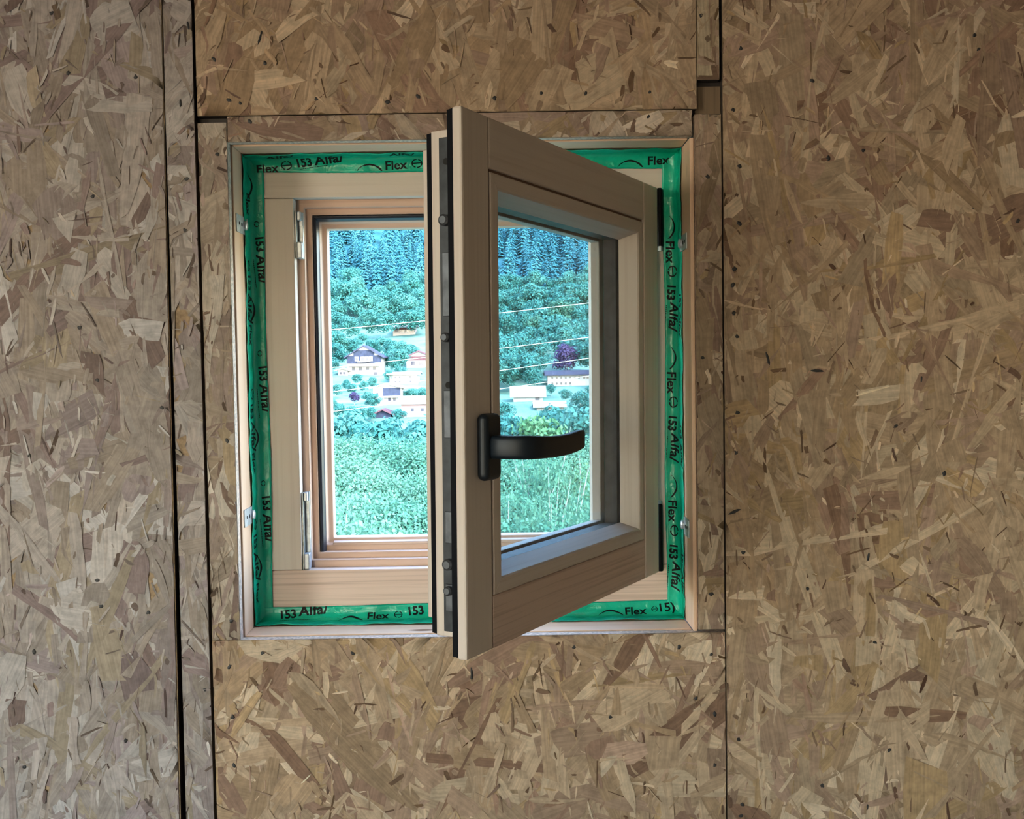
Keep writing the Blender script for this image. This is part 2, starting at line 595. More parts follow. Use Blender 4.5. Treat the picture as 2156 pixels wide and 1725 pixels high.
def strands_me(name, rect, dens, seed, tint, slant=None, vertical=0.35, fines=1.3):
    x0, x1, z0, z1 = rect
    R = np.random.default_rng(seed)
    area = (x1 - x0 + .06) * (z1 - z0 + .06)
    nb, nf = int(area * dens), int(area * dens * fines)
    N = nb + nf
    L = np.concatenate([np.clip(R.lognormal(math.log(.094), .5, nb), .02, .22), np.clip(R.lognormal(math.log(.017), .5, nf), .005, .05)])
    W = np.concatenate([np.clip(R.lognormal(math.log(.0210), .5, nb), .004, .055), np.clip(R.lognormal(math.log(.0028), .5, nf), .0009, .008)])
    W = np.minimum(W, L * .7)
    cx = R.uniform(x0 - .03, x1 + .03, N)
    cz = R.uniform(z0 - .03, z1 + .03, N)
    ang = R.uniform(0, math.pi, N)
    vert = R.random(N) < vertical
    ang = np.where(vert, math.pi / 2 + R.normal(0, .28, N), ang)
    S = 6
    g = np.linspace(-.5, .5, S)
    u = g[None, :] * L[:, None]
    bend = (R.normal(0, .10, N) * W)[:, None] * (4 * g[None, :] ** 2) + (R.normal(0, .06, N) * W)[:, None] * np.sin(g * 6 + R.uniform(0, 6, N)[:, None])
    tap0, tap1 = R.uniform(.35, 1, N), R.uniform(.35, 1, N)
    prof = np.ones((N, S))
    prof[:, 0], prof[:, -1] = tap0, tap1
    prof[:, 1] = .5 + .5 * np.maximum(tap0, .6)
    prof *= 1 + R.normal(0, .07, (N, S))
    hw = .5 * W[:, None] * prof
    lim = np.minimum(.35 * W, .07 * L)
    sk0, sk1 = R.uniform(-1, 1, N) * lim, R.uniform(-1, 1, N) * lim
    ul, ur = u.copy(), u.copy()
    ul[:, 0] += sk0; ur[:, 0] -= sk0; ul[:, -1] += sk1; ur[:, -1] -= sk1
    ca, sa = np.cos(ang)[:, None], np.sin(ang)[:, None]
    h = np.concatenate([R.uniform(.0002, .0014, nb), R.uniform(.0006, .0020, nf)])
    ta = R.normal(0, .0004, N)[:, None] * (2 * g[None, :])
    tw = R.normal(0, .00035, N)[:, None]
    P = np.zeros((N, 2, S, 3))
    UV = np.zeros((N, 2, S, 2))
    ru, rv = R.uniform(0, 50, N)[:, None], R.uniform(0, 50, N)[:, None]
    for k, (uu, sg) in enumerate(((ul, 1), (ur, -1))):
        w = sg * hw + bend
        P[:, k, :, 0] = cx[:, None] + uu * ca - w * sa
        P[:, k, :, 2] = cz[:, None] + uu * sa + w * ca
        P[:, k, :, 1] = YW - np.clip(h[:, None] + ta + sg * tw, -.0004, .004)
        UV[:, k, :, 0], UV[:, k, :, 1] = uu + ru, w + rv
    keep = (P[..., 0].reshape(N, -1).max(1) > x0) & (P[..., 0].reshape(N, -1).min(1) < x1) & (P[..., 2].reshape(N, -1).max(1) > z0) & (P[..., 2].reshape(N, -1).min(1) < z1)
    P, UV = P[keep], UV[keep]
    ids = np.where(keep)[0]
    n = len(P)
    hi = x1 - .0002 if slant is None else (x1 + (slant * (np.clip((ZC + .46 - P[..., 2]) / 1.03, -1.0, 1.6))) - .0002)
    P[..., 0] = np.minimum(np.maximum(P[..., 0], x0 + .0002), hi)
    P[..., 2] = np.clip(P[..., 2], z0 + .0002, z1 - .0002)
    colr = PALC[R.choice(len(PALC), N, p=PALW)] * R.normal(1, .09, (N, 1)) * np.array(tint)
    fi = np.arange(N) >= nb
    pick = R.random(N)
    colr[fi & (pick < .20)] *= np.array([.42, .36, .33])
    colr[fi & (pick > .8)] *= 1.25
    colr = np.clip(colr, .02, .9)[ids]
    V = P.reshape(-1, 3)
    base = np.arange(n)[:, None] * (2 * S)
    q = np.array([[i, i + 1, S + i + 1, S + i] for i in range(S - 1)])
    F = (base[:, :, None] + q[None]).reshape(-1, 4)
    me = bpy.data.meshes.new(name)
    me.vertices.add(len(V)); me.vertices.foreach_set('co', V.ravel())
    me.loops.add(F.size); me.loops.foreach_set('vertex_index', F.ravel().astype(np.int32))
    me.polygons.add(len(F)); me.polygons.foreach_set('loop_start', (np.arange(len(F)) * 4).astype(np.int32))
    me.update(calc_edges=True)
    uvl = me.uv_layers.new(name='uv')
    uvl.data.foreach_set('uv', UV.reshape(-1, 2)[F.ravel()].ravel())
    ca_ = me.color_attributes.new('strand_colour', 'FLOAT_COLOR', 'POINT')
    c4 = np.ones((n, 2 * S, 4))
    c4[:, :, :3] = colr[:, None, :]
    ca_.data.foreach_set('color', c4.ravel())
    me.validate()
    return me


M['board_edge_shaded'] = plain('osb_shaded_edge', (0.055, 0.042, 0.034), 0.9, vary=0.3, scale=200)  # cut edge again with the shade of the narrow joints in its colour


def panel(rect, seed, tint, dens=2200, slant=None, label=None, vertical=0.35, z0abs=None, z1abs=None):
    x0, x1, z0, z1 = rect
    z0 = z0 + ZC if z0abs is None else z0abs
    z1 = z1 + ZC if z1abs is None else z1abs
    def xe(z): return x1 if slant is None else x1 + slant * min(max((ZC + .46 - z) / 1.03, -1.0), 1.6)
    xb, xt = xe(z0), xe(z1)
    V = [(x0, YW, z0), (xb, YW, z0), (xt, YW, z1), (x0, YW, z1), (x0, YW + TH, z0), (xb, YW + TH, z0), (xt, YW + TH, z1), (x0, YW + TH, z1)]
    if slant is not None:       # straight edge through the slant's own two ends
        V[1] = (xe(z0), YW, z0); V[5] = (xe(z0), YW + TH, z0)
    F = [(0, 1, 2, 3), (4, 7, 6, 5), (0, 4, 5, 1), (1, 5, 6, 2), (2, 6, 7, 3), (3, 7, 4, 0)]
    me = make_mesh('osb_panel', V, F)
    fix_normals(me)
    me.materials.append(M['board_core']); me.materials.append(M['board_edge' if z0abs is None and z1abs is None or rect[3] < 0 else 'board_edge_shaded'])
    for p in me.polygons:
        p.material_index = 0 if abs(p.normal.y) > .5 else 1
    o = bpy.data.objects.new('osb_panel', me)
    put(o, wall_front)
    if label: o['label'] = label
    s = obj('strands', strands_me('strands', (x0, x1, z0, z1), dens, seed, tint, slant, vertical), M['strand'], o)
    s['kind'] = 'stuff'
    return o


GREY, OCH, PINK = (.89, .96, 1.16), (1.07, .95, .82), (.97, .91, .88)
pA = panel((-1.64, -0.4203, 0, 0), 11, GREY, slant=-.0075, label='wide greyish strand board left of the dark open joint', vertical=.5, z0abs=0.004, z1abs=HC - .004)
pB = panel((-0.4190, -0.3832, 0, 0), 12, GREY, label='narrow full height strip of strand board between two dark joints', vertical=.4, z0abs=0.004, z1abs=HC - .004)
pC = panel((-0.3797, 0.2400, .3142, 0), 13, OCH, label='ochre strand board above the window', vertical=.3, z1abs=HC - .004)
pC2 = panel((0.2406, 0.2683, .3498, 0), 14, (1, .93, .8), label='short strip of strand board above a notch showing bare timber', vertical=.3, z1abs=HC - .004)
pD = panel((-0.3797, -0.3438, -.3430, .3055), 15, (.93, .93, .96), label='narrow strip of strand board along the hinge-free side of the window', vertical=.6)
pE = panel((-0.3430, 0.2340, .2814, .3130), 16, PINK, label='low strip of strand board over the window head', vertical=.05)
pF = panel((0.2370, 0.2702, -.3396, .3073), 17, (1.0, .92, .84), label='narrow strip of strand board on the hinge side of the window', vertical=.5)
pG = panel((0.2722, 1.52, 0, 0), 18, OCH, label='wide ochre strand board right of the window', vertical=.4, z0abs=0.004, z1abs=HC - .004)
pH = panel((-0.3797, 0.2706, 0, -.3432), 19, OCH, label='strand board below the window', vertical=.3, z0abs=0.004)
panel((RX0 + .002, -1.643, 0, 0), 20, GREY, dens=1500, z0abs=0.004, z1abs=HC - .004)
panel((1.523, RX1 - .002, 0, 0), 21, OCH, dens=1500, z0abs=0.004, z1abs=HC - .004)

# nails and staple marks, on the board they are driven into
NAILS = [(109, 28), (396, 54, 1), (144, 154), (380, 218, 1), (482, 211), (506, 218), (666, 208), (450, 125), (558, 133), (547, 81, 2), (526, 256), (458, 325), (390, 485), (393, 377),
         (195, 414), (286, 162), (816, 215), (1140, 196), (1041, 207), (1233, 196), (1368, 194), (1543, 231), (1365, 245), (1490, 372), (1557, 350), (1557, 471), (1547, 567), (1560, 102),
         (1710, 170), (2052, 74), (2061, 104), (1744, 333), (1817, 317), (2052, 437), (2143, 465), (1475, 33), (1546, 566), (1543, 600), (1479, 753), (1552, 709), (1617, 757, 2), (1720, 781, 3),
         (1940, 800, 1), (1886, 898), (1553, 869), (1550, 953), (1497, 1251), (1546, 1078, 3), (1209, 1363), (1430, 1363), (1498, 1378), (993, 1421, 2), (1842, 1353), (1828, 1173, 1), (1731, 1655),
         (1826, 1700, 1), (1555, 1557), (1505, 1611), (1505, 1504), (1465, 1471), (1565, 1164), (1560, 1718), (1563, 1695), (1872, 1580), (205, 1222), (213, 1277), (312, 1290), (72, 1373),
         (487, 1308), (553, 1375), (483, 1405), (432, 1453), (490, 1510), (493, 1612), (265, 1560), (52, 1615), (478, 928), (432, 1088), (341, 858), (742, 1376), (1285, 1510), (205, 800),
         (1988, 997), (1700, 1240), (1545, 660), (880, 203), (62, 960), (168, 690)]


def nail_me(seed, sx=1.0, sz=1.0):
    R = random.Random(seed)
    bm = bmesh.new()
    bmesh.ops.create_icosphere(bm, subdivisions=2, radius=.0026)
    for v in bm.verts:
        k = 1 + R.uniform(-.3, .3)
        v.co = Vector((v.co.x * k * sx, v.co.y * .35, v.co.z * k * sz))
    me = bpy.data.meshes.new('nail')
    bm.to_mesh(me); bm.free()
    me.materials.append(M['nail'])
    return me


NM = [[nail_me(1), nail_me(2, 1.3, .8), nail_me(3, .8, 1.1)], [nail_me(4, .55, 2.0)], [nail_me(5, .6, 3.4)], [nail_me(6, 3.0, .65)]]
PANELS = [(pA, -1.64, -.4235, -2, 2), (pB, -.419, -.3832, -2, 2), (pC, -.3797, .24, .3142, 2), (pC2, .2406, .2683, .3498, 2), (pD, -.3797, -.3438, -.343, .3055), (pE, -.343, .234, .2814, .313),
          (pF, .237, .2702, -.3396, .3073), (pG, .2722, 1.5, -2, 2), (pH, -.3797, .2706, -2, -.3432)]
for i, nl in enumerate(NAILS):
    q = at(nl[0], nl[1], YW - .0012)
    for p, x0, x1, z0, z1 in PANELS:
        if x0 + .003 < q.x < x1 - .003 and z0 + .003 < q.z - ZC < z1 - .003:
            k = nl[2] if len(nl) > 2 else 0
            o = bpy.data.objects.new('nail', NM[k][i % len(NM[k])])
            o.location = q
            o.rotation_euler = (0, rnd.uniform(-.5, .5) if k else rnd.uniform(0, 6.28), 0)
            put(o, p)
            break

# ------------------------------------------------------------------ lining boards of the opening
Y0L = YW + TH + .0022
def lining(name, b, **kw):
    o = obj(name, box_me(name, *b), M['liner'], bevel=.0012)
    tag(o, kind='structure')
    return o
lining('trim_1', (XL - BD, XL, Y0L, 1.50, ZB - BD, ZT + BD))
lining('trim_2', (XR, XR + .0052, YW + .001, 1.50, ZB, ZT))
lining('trim_3', (XL, XR, Y0L, 1.50, ZT, ZT + BD))
lining('trim_4', (XL, XR, Y0L, 1.50, ZB - BD, ZB))

# ------------------------------------------------------------------ window frame
win = empty('window_1', (0, YF, ZB))
tag(win, 'pale pine window frame with stepped rebate set in the lined opening', kind='structure')
RL, RR, RT, RB = -0.2819, 0.1749, 0.2264 + ZC, -0.2730 + ZC        # rebate edge
oz = ZB


def wbox(name, x0, x1, y0, y1, z0, z1, mat, bevel=.0012):
    return obj(name, box_me(name, x0, x1, y0 - YF, y1 - YF, z0 - oz, z1 - oz), mat, win, bevel)


wbox('frame_head', XL + .001, XR - .001, YF, YF + .020, RT, ZT - .001, M['pine'])
wbox('frame_sill', XL + .001, XR - .001, YF, YF + .020, ZB + .001, RB, M['pine_rail'])
wbox('frame_jamb', XL + .001, RL, YF + .0002, YF + .020, RB + .0003, RT - .0003, M['pine'])
wbox('frame_jamb', RR, XR - .001, YF + .0002, YF + .020, RB + .0003, RT - .0003, M['pine'])
rect = (RL, RR, RB - oz, RT - oz)
core_prof = [(-.040, .0201), (.0100, .0201), (.0100, .0320), (.0185, .0320), (.0185, .0450), (.0260, .0450), (.0280, .0530), (.0345, .0560), (.0345, .0760), (-.040, .0760)]
obj('frame_core', ring_me('frame_core', core_prof, rect), M['pine_warm'], win, .0012)
gprof = [(.0188, .0350), (.0205, .0335), (.0235, .0350), (.0255, .0400), (.0262, .0449), (.0188, .0449)]
for k in (0, 1, 2):
    obj('gasket', ring_me('gasket', gprof, (RL, RR, RB - oz - .02, RT - oz), part=k), M['rubber_grey'], win, .0006)
# sill of the frame, sloping outwards
sp = [(RL + .0350, .030), (RR - .0350, .030)]
V = [(RL + .0347, .046, RB - oz + .0295), (RR - .0347, .046, RB - oz + .0295), (RR - .0347, .076, RB - oz + .0345), (RL + .0347, .076, RB - oz + .0345)]
V = [(a, b, c) for a, b, c in V] + [(a, b, RB - oz + .02) for a, b, c in V]
me = make_mesh('sill_slope', V, [(0, 1, 2, 3), (4, 7, 6, 5), (0, 4, 5, 1), (1, 5, 6, 2), (2, 6, 7, 3), (3, 7, 4, 0)], [[(V[i][0], V[i][1] + V[i][2]) for i in q] for q in [(0, 1, 2, 3), (4, 7, 6, 5), (0, 4, 5, 1), (1, 5, 6, 2), (2, 6, 7, 3), (3, 7, 4, 0)]])
obj('sill_slope', me, M['pine_rail'], win, .001)


def keep(z0, z1, name, label):
    """metal striker on the step of the free jamb"""
    h = z1 - z0
    p = obj('striker_plate', box_me('p', RL + .0006, RL + .0028, .003, .0195, z0 - oz, z1 - oz), M['zinc_dull'], win, .0005)
    p['label'] = label
    obj('striker_base', box_me('b', RL + .0028, RL + .0095, .0150, .0198, z0 - oz, z1 - oz), M['zinc'], p, .0008)
    obj('striker_lug', box_me('l', RL + .0028, RL + .0100, .0020, .0150, z0 - oz, z0 - oz + .022), M['zinc'], p, .0015)
    obj('striker_lug', box_me('l', RL + .0028, RL + .0080, .0060, .0150, z1 - oz - .012, z1 - oz), M['zinc'], p, .0012)
    for i, zz in enumerate((z0 + h * .45, z0 + h * .75)):
        sc = obj('screw', cyl_me('screw', .0028, .0014, 14), M['zinc'], p)
        sc.location = (RL + .0062, .0146, zz - oz); sc.rotation_euler = (math.radians(90), 0, 0)


zk = lambda py: at(630, py, YF + .01).z
keep(zk(545), zk(446), 'a', 'short zinc striker near the head of the frame')
keep(zk(1198), zk(1037), 'b', 'long zinc striker near the sill of the frame')
# hinge covers on the frame beside the sash
for (pa, pb) in ((397, 517), (1066, 1205)):
    z1, z0 = at(1389, pa, YF - .018).z, at(1389, pb, YF - .018).z
    xh = at(1391.5, (pa + pb) / 2, YF - .018).x
    c = cyl_me('hinge_cover', .0052, z1 - z0, 20, dome=.002)
    c.transform(Matrix.Diagonal((.80, 1.25, 1, 1)))
    o = obj('hinge_cover', c, M['hinge_black'], win)
    o.location = (xh, -.0075, (z0 + z1) / 2 - oz)
    c = cyl_me('hinge_pin', .0030, .006, 14)
    s = obj('hinge_pin', c, M['zinc'], o)
    s.location = (0, 0, (z1 - z0) / 2 + .003 if pa > 1000 else -(z1 - z0) / 2 - .003)

# ------------------------------------------------------------------ sash, opened into the room
TH_S, PHI = 1.0576, 0.013
WS, SZT, SZB = 0.4881, 0.2335, -0.2762
STW = 0.0488
hz = SZB                                     # local z = 0 at the sash's lower edge
sash = empty('window_sash', (0.1979, 1.378, ZC + SZB - .24 * PHI), (0, PHI, TH_S))
tag(sash, 'pale pine window sash with double glazing, standing open into the room', 'window sash')
H = SZT - SZB
FL = 0.0105                                  # lip thickness
sx = lambda t: -t                            # t runs from the hinge to the free edge
def sbox(name, t0, t1, k0, k1, z0, z1, mat, bevel=.0015, parent=None):
    return obj(name, box_me(name, -t1, -t0, k0, k1, z0, z1), mat, parent or sash, bevel)


sbox('stile', 0, STW, 0, FL, 0, H, M['pine'], .0022)
sbox('stile', WS - STW, WS, 0, FL, 0, H, M['pine'], .0022)
RWT, RWB = .0487, .0512
sbox('rail', STW + .0002, WS - STW - .0002, .0002, FL, H - RWT, H, M['pine'], .0018)
sbox('rail', STW + .0002, WS - STW - .0002, .0002, FL, 0, RWB, M['pine_rail'], .0018)
srect = (-WS, 0.0, 0.0, H)
core = [(.0200, .0145, FL + .0001), (.0200, .0145, .0465), (.0380, .0260, .0465), (.0380, .0260, .0680), (.0715, .0715, .0680), (.0760, .0760, .0620), (.0760, .0760, .0505),
        (.0560, .0560, .0505), (.0560, .0560, .0060), (.0400, .0400, .0060), (.0400, .0400, FL + .0001)]
obj('sash_core', ring_me('sash_core', core, srect), M['pine'], sash, .0010)
# dark joint line between lip and glazing bead
obj('bead_joint', ring_me('bead_joint', [(.0480, .0030), (.0560, .0030), (.0560, .0060), (.0480, .0060)], srect), M['groove'], sash)
bead = [(.0515, .0012), (.0530, .0002), (.0655, .0002), (.0672, .0016), (.0752, .0240), (.0515, .0240)]
for k in range(4):
    obj('glazing_bead', ring_me('glazing_bead', bead, srect, part=k), M['pine'], sash, .0005)
# two panes and the spacer between them
for k0 in (.0244, .0462):
    g = box_me('glass_pane', -WS + .058, -.058, k0, k0 + .0040, .058, H - .058)
    obj('glass_pane', g, M['glass'], sash)
obj('spacer_bar', ring_me('spacer_bar', [(.0640, .0286), (.0735, .0286), (.0738, .0372), (.0735, .0460), (.0640, .0460)], srect), M['spacer'], sash)
# seals on the free edge, head and foot
obj('lip_gasket', ring_me('lip_gasket', [(.0020, .0010, FL + .0002), (.0030, .0015, .0175), (.0080, .0060, .0180), (.0100, .0080, FL + .0002)], srect), M['rubber'], sash)
obj('outer_gasket', ring_me('outer_gasket', [(.0215, .0155, .0467), (.0225, .0160, .0530), (.0300, .0220, .0545), (.0330, .0250, .0467)], srect), M['rubber'], sash)
# lock gear let into the free edge
te = WS - .0200
M['gear'] = plain('grey_lock_steel', (0.045, 0.048, 0.052), 0.5, metal=0.5, vary=.35, scale=60)
M['gear_light'] = plain('worn_lock_steel', (0.11, 0.115, 0.125), 0.45, metal=0.6, vary=.35, scale=60)
gear = sbox('lock_faceplate', te, te + .0022, .0200, .0365, .020, H - .022, M['gear'], .0006)
for zz, r in ((H - .100, .0055), (.085, .0055), (.060, .0045), (.300, .0045)):
    c = obj('roller_cam', cyl_me('roller_cam', r, .006, 18, dome=.0015), M['gear_light'], gear)
    c.location = (-te - .0045, .029, zz); c.rotation_euler = (0, math.radians(-90), 0)
for zz, hh in ((.205, .045), (.105, .030), (.040, .026), (H - .190, .060)):
    sbox('slide_plate', te + .0022, te + .0040, .0230, .0330, zz, zz + hh, M['gear_light'], .0006, gear)
for zz in (.13, .255, H - .15, H - .045):
    c = obj('screw', cyl_me('screw', .0032, .0014, 14), M['hole'], gear)
    c.location = (-te - .0026, .028, zz); c.rotation_euler = (0, math.radians(-90), 0)

# handle: rosette on the free stile, lever turned level
HT, HZ = 0.4545, 0.1965
rose = box_me('handle', -HT - .0155, -HT + .0155, -.0125, 0.0, HZ - .0315, HZ + .0315)
handle = obj('handle', rose, M['handle'], sash)
b_ = handle.modifiers.new('bevel', 'BEVEL'); b_.width, b_.segments, b_.limit_method = .0105, 6, 'ANGLE'
handle['label'] = 'black window handle with its lever turned level'
path = [(.4545, -.006, 0), (.4545, -.022, 0), (.4540, -.034, 0), (.4510, -.0425, 0), (.4440, -.0475, -.0003), (.4320, -.0500, -.0008), (.4150, -.0512, -.0014), (.3950, -.0515, -.0015), (.3760, -.0510, -.0008), (.3580, -.0500, .0006), (.3440, -.0490, .0020), (.3415, -.0487, .0023)]
sec = [(11.0, 9.0)] * 3 + [(11.2, 7.5), (11.0, 6.2), (10.6, 5.6), (10.3, 5.3), (10.2, 5.2), (10.1, 5.2), (10.0, 5.1), (9.6, 4.8), (8.2, 3.8)]
V, F = [], []
NS = 20
for i, (t, k, z) in enumerate(path):
    a, b = path[max(i - 1, 0)], path[min(i + 1, len(path) - 1)]
    tg = Vector((-(b[0] - a[0]), b[1] - a[1], 0)).normalized()
    nn = Vector((-tg.y, tg.x, 0))
    hgt, thk = sec[i]
    for j in range(NS):
        th = 2 * math.pi * j / NS
        c, s = math.cos(th), math.sin(th)
        e = .45
        V.append(Vector((-t, k, HZ + z)) + nn * (thk / 1000 * math.copysign(abs(c) ** e, c)) + Vector((0, 0, hgt / 1000 * math.copysign(abs(s) ** e, s))))
for i in range(len(path) - 1):
    for j in range(NS):
        j2 = (j + 1) % NS
        F.append((i * NS + j, i * NS + j2, (i + 1) * NS + j2, (i + 1) * NS + j))
F.append(tuple(range(NS))); F.append(tuple((len(path) - 1) * NS + j for j in range(NS)))
lev = make_mesh('lever', V, F, smooth=True)
fix_normals(lev)
obj('lever', lev, M['handle'], handle)

# ------------------------------------------------------------------ green sealing tape with its black print
A_, RAD, B_ = .032, .0130, .0205
LA, LC, LB = A_ - RAD, RAD * math.pi / 2, B_ - RAD
TL = LA + LC + LB
EPS = .0006


def tape_xy(T, off=0.0):
    """arc length across the tape -> (a towards the room along the lining, b inwards along the frame)"""
    if T < LA:
        return A_ - T, EPS + off
    if T < LA + LC:
        th = (T - LA) / RAD
        return EPS + RAD - (RAD - off) * math.sin(th), EPS + RAD - (RAD - off) * math.cos(th)
    return EPS + off, RAD + (T - LA - LC)


def wob(s, T, seed):
    q = math.sin(s * 41 + seed) * .4 + math.sin(s * 97 + seed * 2.3 + T * 60) * .35 + math.sin(s * 203 + seed * 4.1 - T * 150) * .25
    return .0014 * (q + .8)


class Tape:
    def __init__(self, side, seed, label):
        self.side, self.seed = side, seed
        self.s0, self.s1 = {'left': (ZB, ZT), 'right': (ZB, ZT), 'top': (XL, XR), 'bottom': (XL, XR)}[side]
        n, mT = 150, 16
        V, F = [], []
        R = random.Random(seed)
        jag = [R.uniform(-1, 1) for _ in range(n + 1)]
        for i in range(n + 1):
            s = self.s0 + .0006 + (self.s1 - self.s0 - .0012) * i / n
            e0 = -.0022 * (math.sin(s * 23 + seed) + .6 * math.sin(s * 71 + seed * 3)) + .0007 * jag[i]
            e1 = .0012 * math.sin(s * 17 + seed * 2) + .0002 * jag[i]
            for j in range(mT + 1):
                T = -e0 + (TL + e1 + e0) * j / mT
                V.append(self.P(s, T, .0002))
        for i in range(n):
            for j in range(mT):
                a = i * (mT + 1) + j
                F.append((a, a + 1, a + mT + 2, a + mT + 1))
        me = make_mesh('sealing_tape', V, F, smooth=True)
        fix_normals(me)
        self.o = obj('sealing_tape', me, M['tape'])
        so = self.o.modifiers.new('thick', 'SOLIDIFY'); so.thickness, so.offset = .0004, 0
        tag(self.o, label, 'tape', 'sealing tape round the window')

    def P(self, s, T, off):
        a, b = tape_xy(max(0, min(T, TL + .01)), off + wob(s, T, self.seed))
        y = YF - a
        return {'left': Vector((XL + b, y, s)), 'right': Vector((XR - b, y, s)), 'top': Vector((s, y, ZT - b)), 'bottom': Vector((s, y, ZB + b))}[self.side]

    def place(self, me, s, T, size, rot=0.0):
        """flat print me (unit height, from x=0, y=0) laid on the tape at (s, T)"""
        bm = bmesh.new()
        bm.from_mesh(me)
        sg = {'left': 1, 'right': -1, 'top': -1, 'bottom': 1}[self.side]
        ds = -1 if self.side in ('left', 'right') else 1
        c, sn = math.cos(rot), math.sin(rot)
        for v in bm.verts:
            x, y = v.co.x * size, v.co.y * size
            x, y = x * c - y * sn, x * sn + y * c
            v.co = (s + ds * x, T + sg * y, 0)
        for co, no in (((0, .0006, 0), (0, -1, 0)), ((0, TL - .0008, 0), (0, 1, 0)), ((self.s0 + .002, 0, 0), (-1, 0, 0)), ((self.s1 - .002, 0, 0), (1, 0, 0))):
            bmesh.ops.bisect_plane(bm, geom=bm.verts[:] + bm.edges[:] + bm.faces[:], plane_co=co, plane_no=no, clear_outer=True)
        if not bm.faces:
            bm.free(); return
        bmesh.ops.triangulate(bm, faces=bm.faces[:])
        for _ in range(2):
            e = [e for e in bm.edges if e.calc_length() > .003]
            if e: bmesh.ops.subdivide_edges(bm, edges=e, cuts=1)
            bmesh.ops.triangulate(bm, faces=bm.faces[:])
        for v in bm.verts:
            v.co = self.P(v.co.x, v.co.y, .0007)
        m2 = bpy.data.meshes.new('lettering')
        bm.to_mesh(m2); bm.free()
        return obj('lettering', m2, M['ink'], self.o)


def text_me(body, bold=.03, shear=0.0, space=1.0, wide=1.0):
    cu = bpy.data.curves.new('lettering', 'FONT')
    cu.body, cu.size, cu.offset, cu.shear, cu.space_character = body, 1.38, bold, shear, space
    cu.resolution_u = 3
    to = bpy.data.objects.new('lettering', cu)
    COL.objects.link(to)
    dg = bpy.context.evaluated_depsgraph_get()
    me = bpy.data.meshes.new_from_object(to.evaluated_get(dg))
    me.transform(Matrix.Diagonal((wide, 1, 1, 1)))
    COL.objects.unlink(to)
    bpy.data.objects.remove(to)
    return me


def ring_print(r0, r1, bar=True):
    V, F = [], []
    n = 20
    for i in range(n):
        th = 2 * math.pi * i / n
        V += [(.5 + r0 * math.cos(th), .5 + r0 * math.sin(th), 0), (.5 + r1 * math.cos(th), .5 + r1 * math.sin(th), 0)]
    gap = (4, 14)
    for i in range(n):
        if i in gap: continue
        j = (i + 1) % n
        F.append((2 * i, 2 * i + 1, 2 * j + 1, 2 * j))
    if bar:
        b = len(V)
        V += [(.12, .44, 0), (.88, .50, 0), (.88, .60, 0), (.12, .54, 0)]
        F.append((b, b + 1, b + 2, b + 3))
    return make_mesh('emblem', V, F)


def arc_print(w=3.2, h=1.0):
    V, F = [], []
    n = 16
    for i in range(n + 1):
        g = i / n
        x = g * w
        y = math.sin(g * math.pi) ** .8 * h
        th = .09 + .32 * g * (1 - .55 * g) * 1.6
        V += [(x, y, 0), (x, y - th, 0)]
    for i in range(n):
        F.append((2 * i, 2 * i + 1, 2 * i + 3, 2 * i + 2))
    return make_mesh('emblem', V, F)


def lines_print():
    V, F = [], []
    R = random.Random(3)
    x = 0
    while x < 6.5:
        w = R.uniform(.15, .5)
        b = len(V)
        V += [(x, 0, 0), (x + w, 0, 0), (x + w, .17, 0), (x, .17, 0)]
        F.append((b, b + 1, b + 2, b + 3))
        x += w + .1
    return make_mesh('emblem', V, F)


T153, TALFA, TFLEX = text_me('153', .05, 0, 1.0, .80), text_me('Alfa/', .04, .12, 1.06, .88), text_me('Flex', .035, .05, 1.02, .92)
ERING, EARC, ELINE = ring_print(.36, .47), arc_print(), lines_print()
SQ = ring_print(.30, .42, False)

tl = Tape('left', 1.3, 'green printed sealing tape down the free side of the window frame')
tr = Tape('right', 4.6, 'green printed sealing tape down the hinge side of the window frame')
tt = Tape('top', 2.2, 'green printed sealing tape along the head of the window frame')
tb = Tape('bottom', 7.9, 'green printed sealing tape along the sill of the window frame')
Tm, Tr = TL - .0095, .0110
zs = lambda px, py, dy=0: at(px, py, YF - dy).z
xs = lambda px, py, dy=0: at(px, py, YF - dy).x
DG = .0135       # digit height
for y0 in (497, 769, 1042):
    tl.place(T153, zs(553, y0), Tm - .004, DG, .10)
    tl.place(TALFA, zs(556, y0 + 41), Tm - .003, DG * 1.18, .10)
    tl.place(SQ, zs(549, y0 - 32), Tm - .006, DG * .7)
    tl.place(ELINE, zs(556, y0 + 50), Tm - .008, DG * .22 * 2, .09)
for y0 in (578, 848, 1122):
    tl.place(ERING, zs(535, y0 - 30, .015), Tr - .004, DG * 1.15)
    tl.place(T153, zs(538, y0, .015), Tr - .004, DG * 1.0, .06)
    tl.place(TALFA, zs(543, y0 + 40, .015), Tr - .003, DG * 1.2, .06)
    tl.place(EARC, zs(549, y0 + 48, .015), Tr + .010, DG * .78)
    tl.place(TFLEX, zs(540, y0 + 105, .015), Tr - .001, DG * .95, .05)
tl.place(TFLEX, zs(533, 405, .015), Tr + .002, DG * 1.0, .05)
tl.place(EARC, zs(535, 362, .015), Tr + .010, DG * .8)
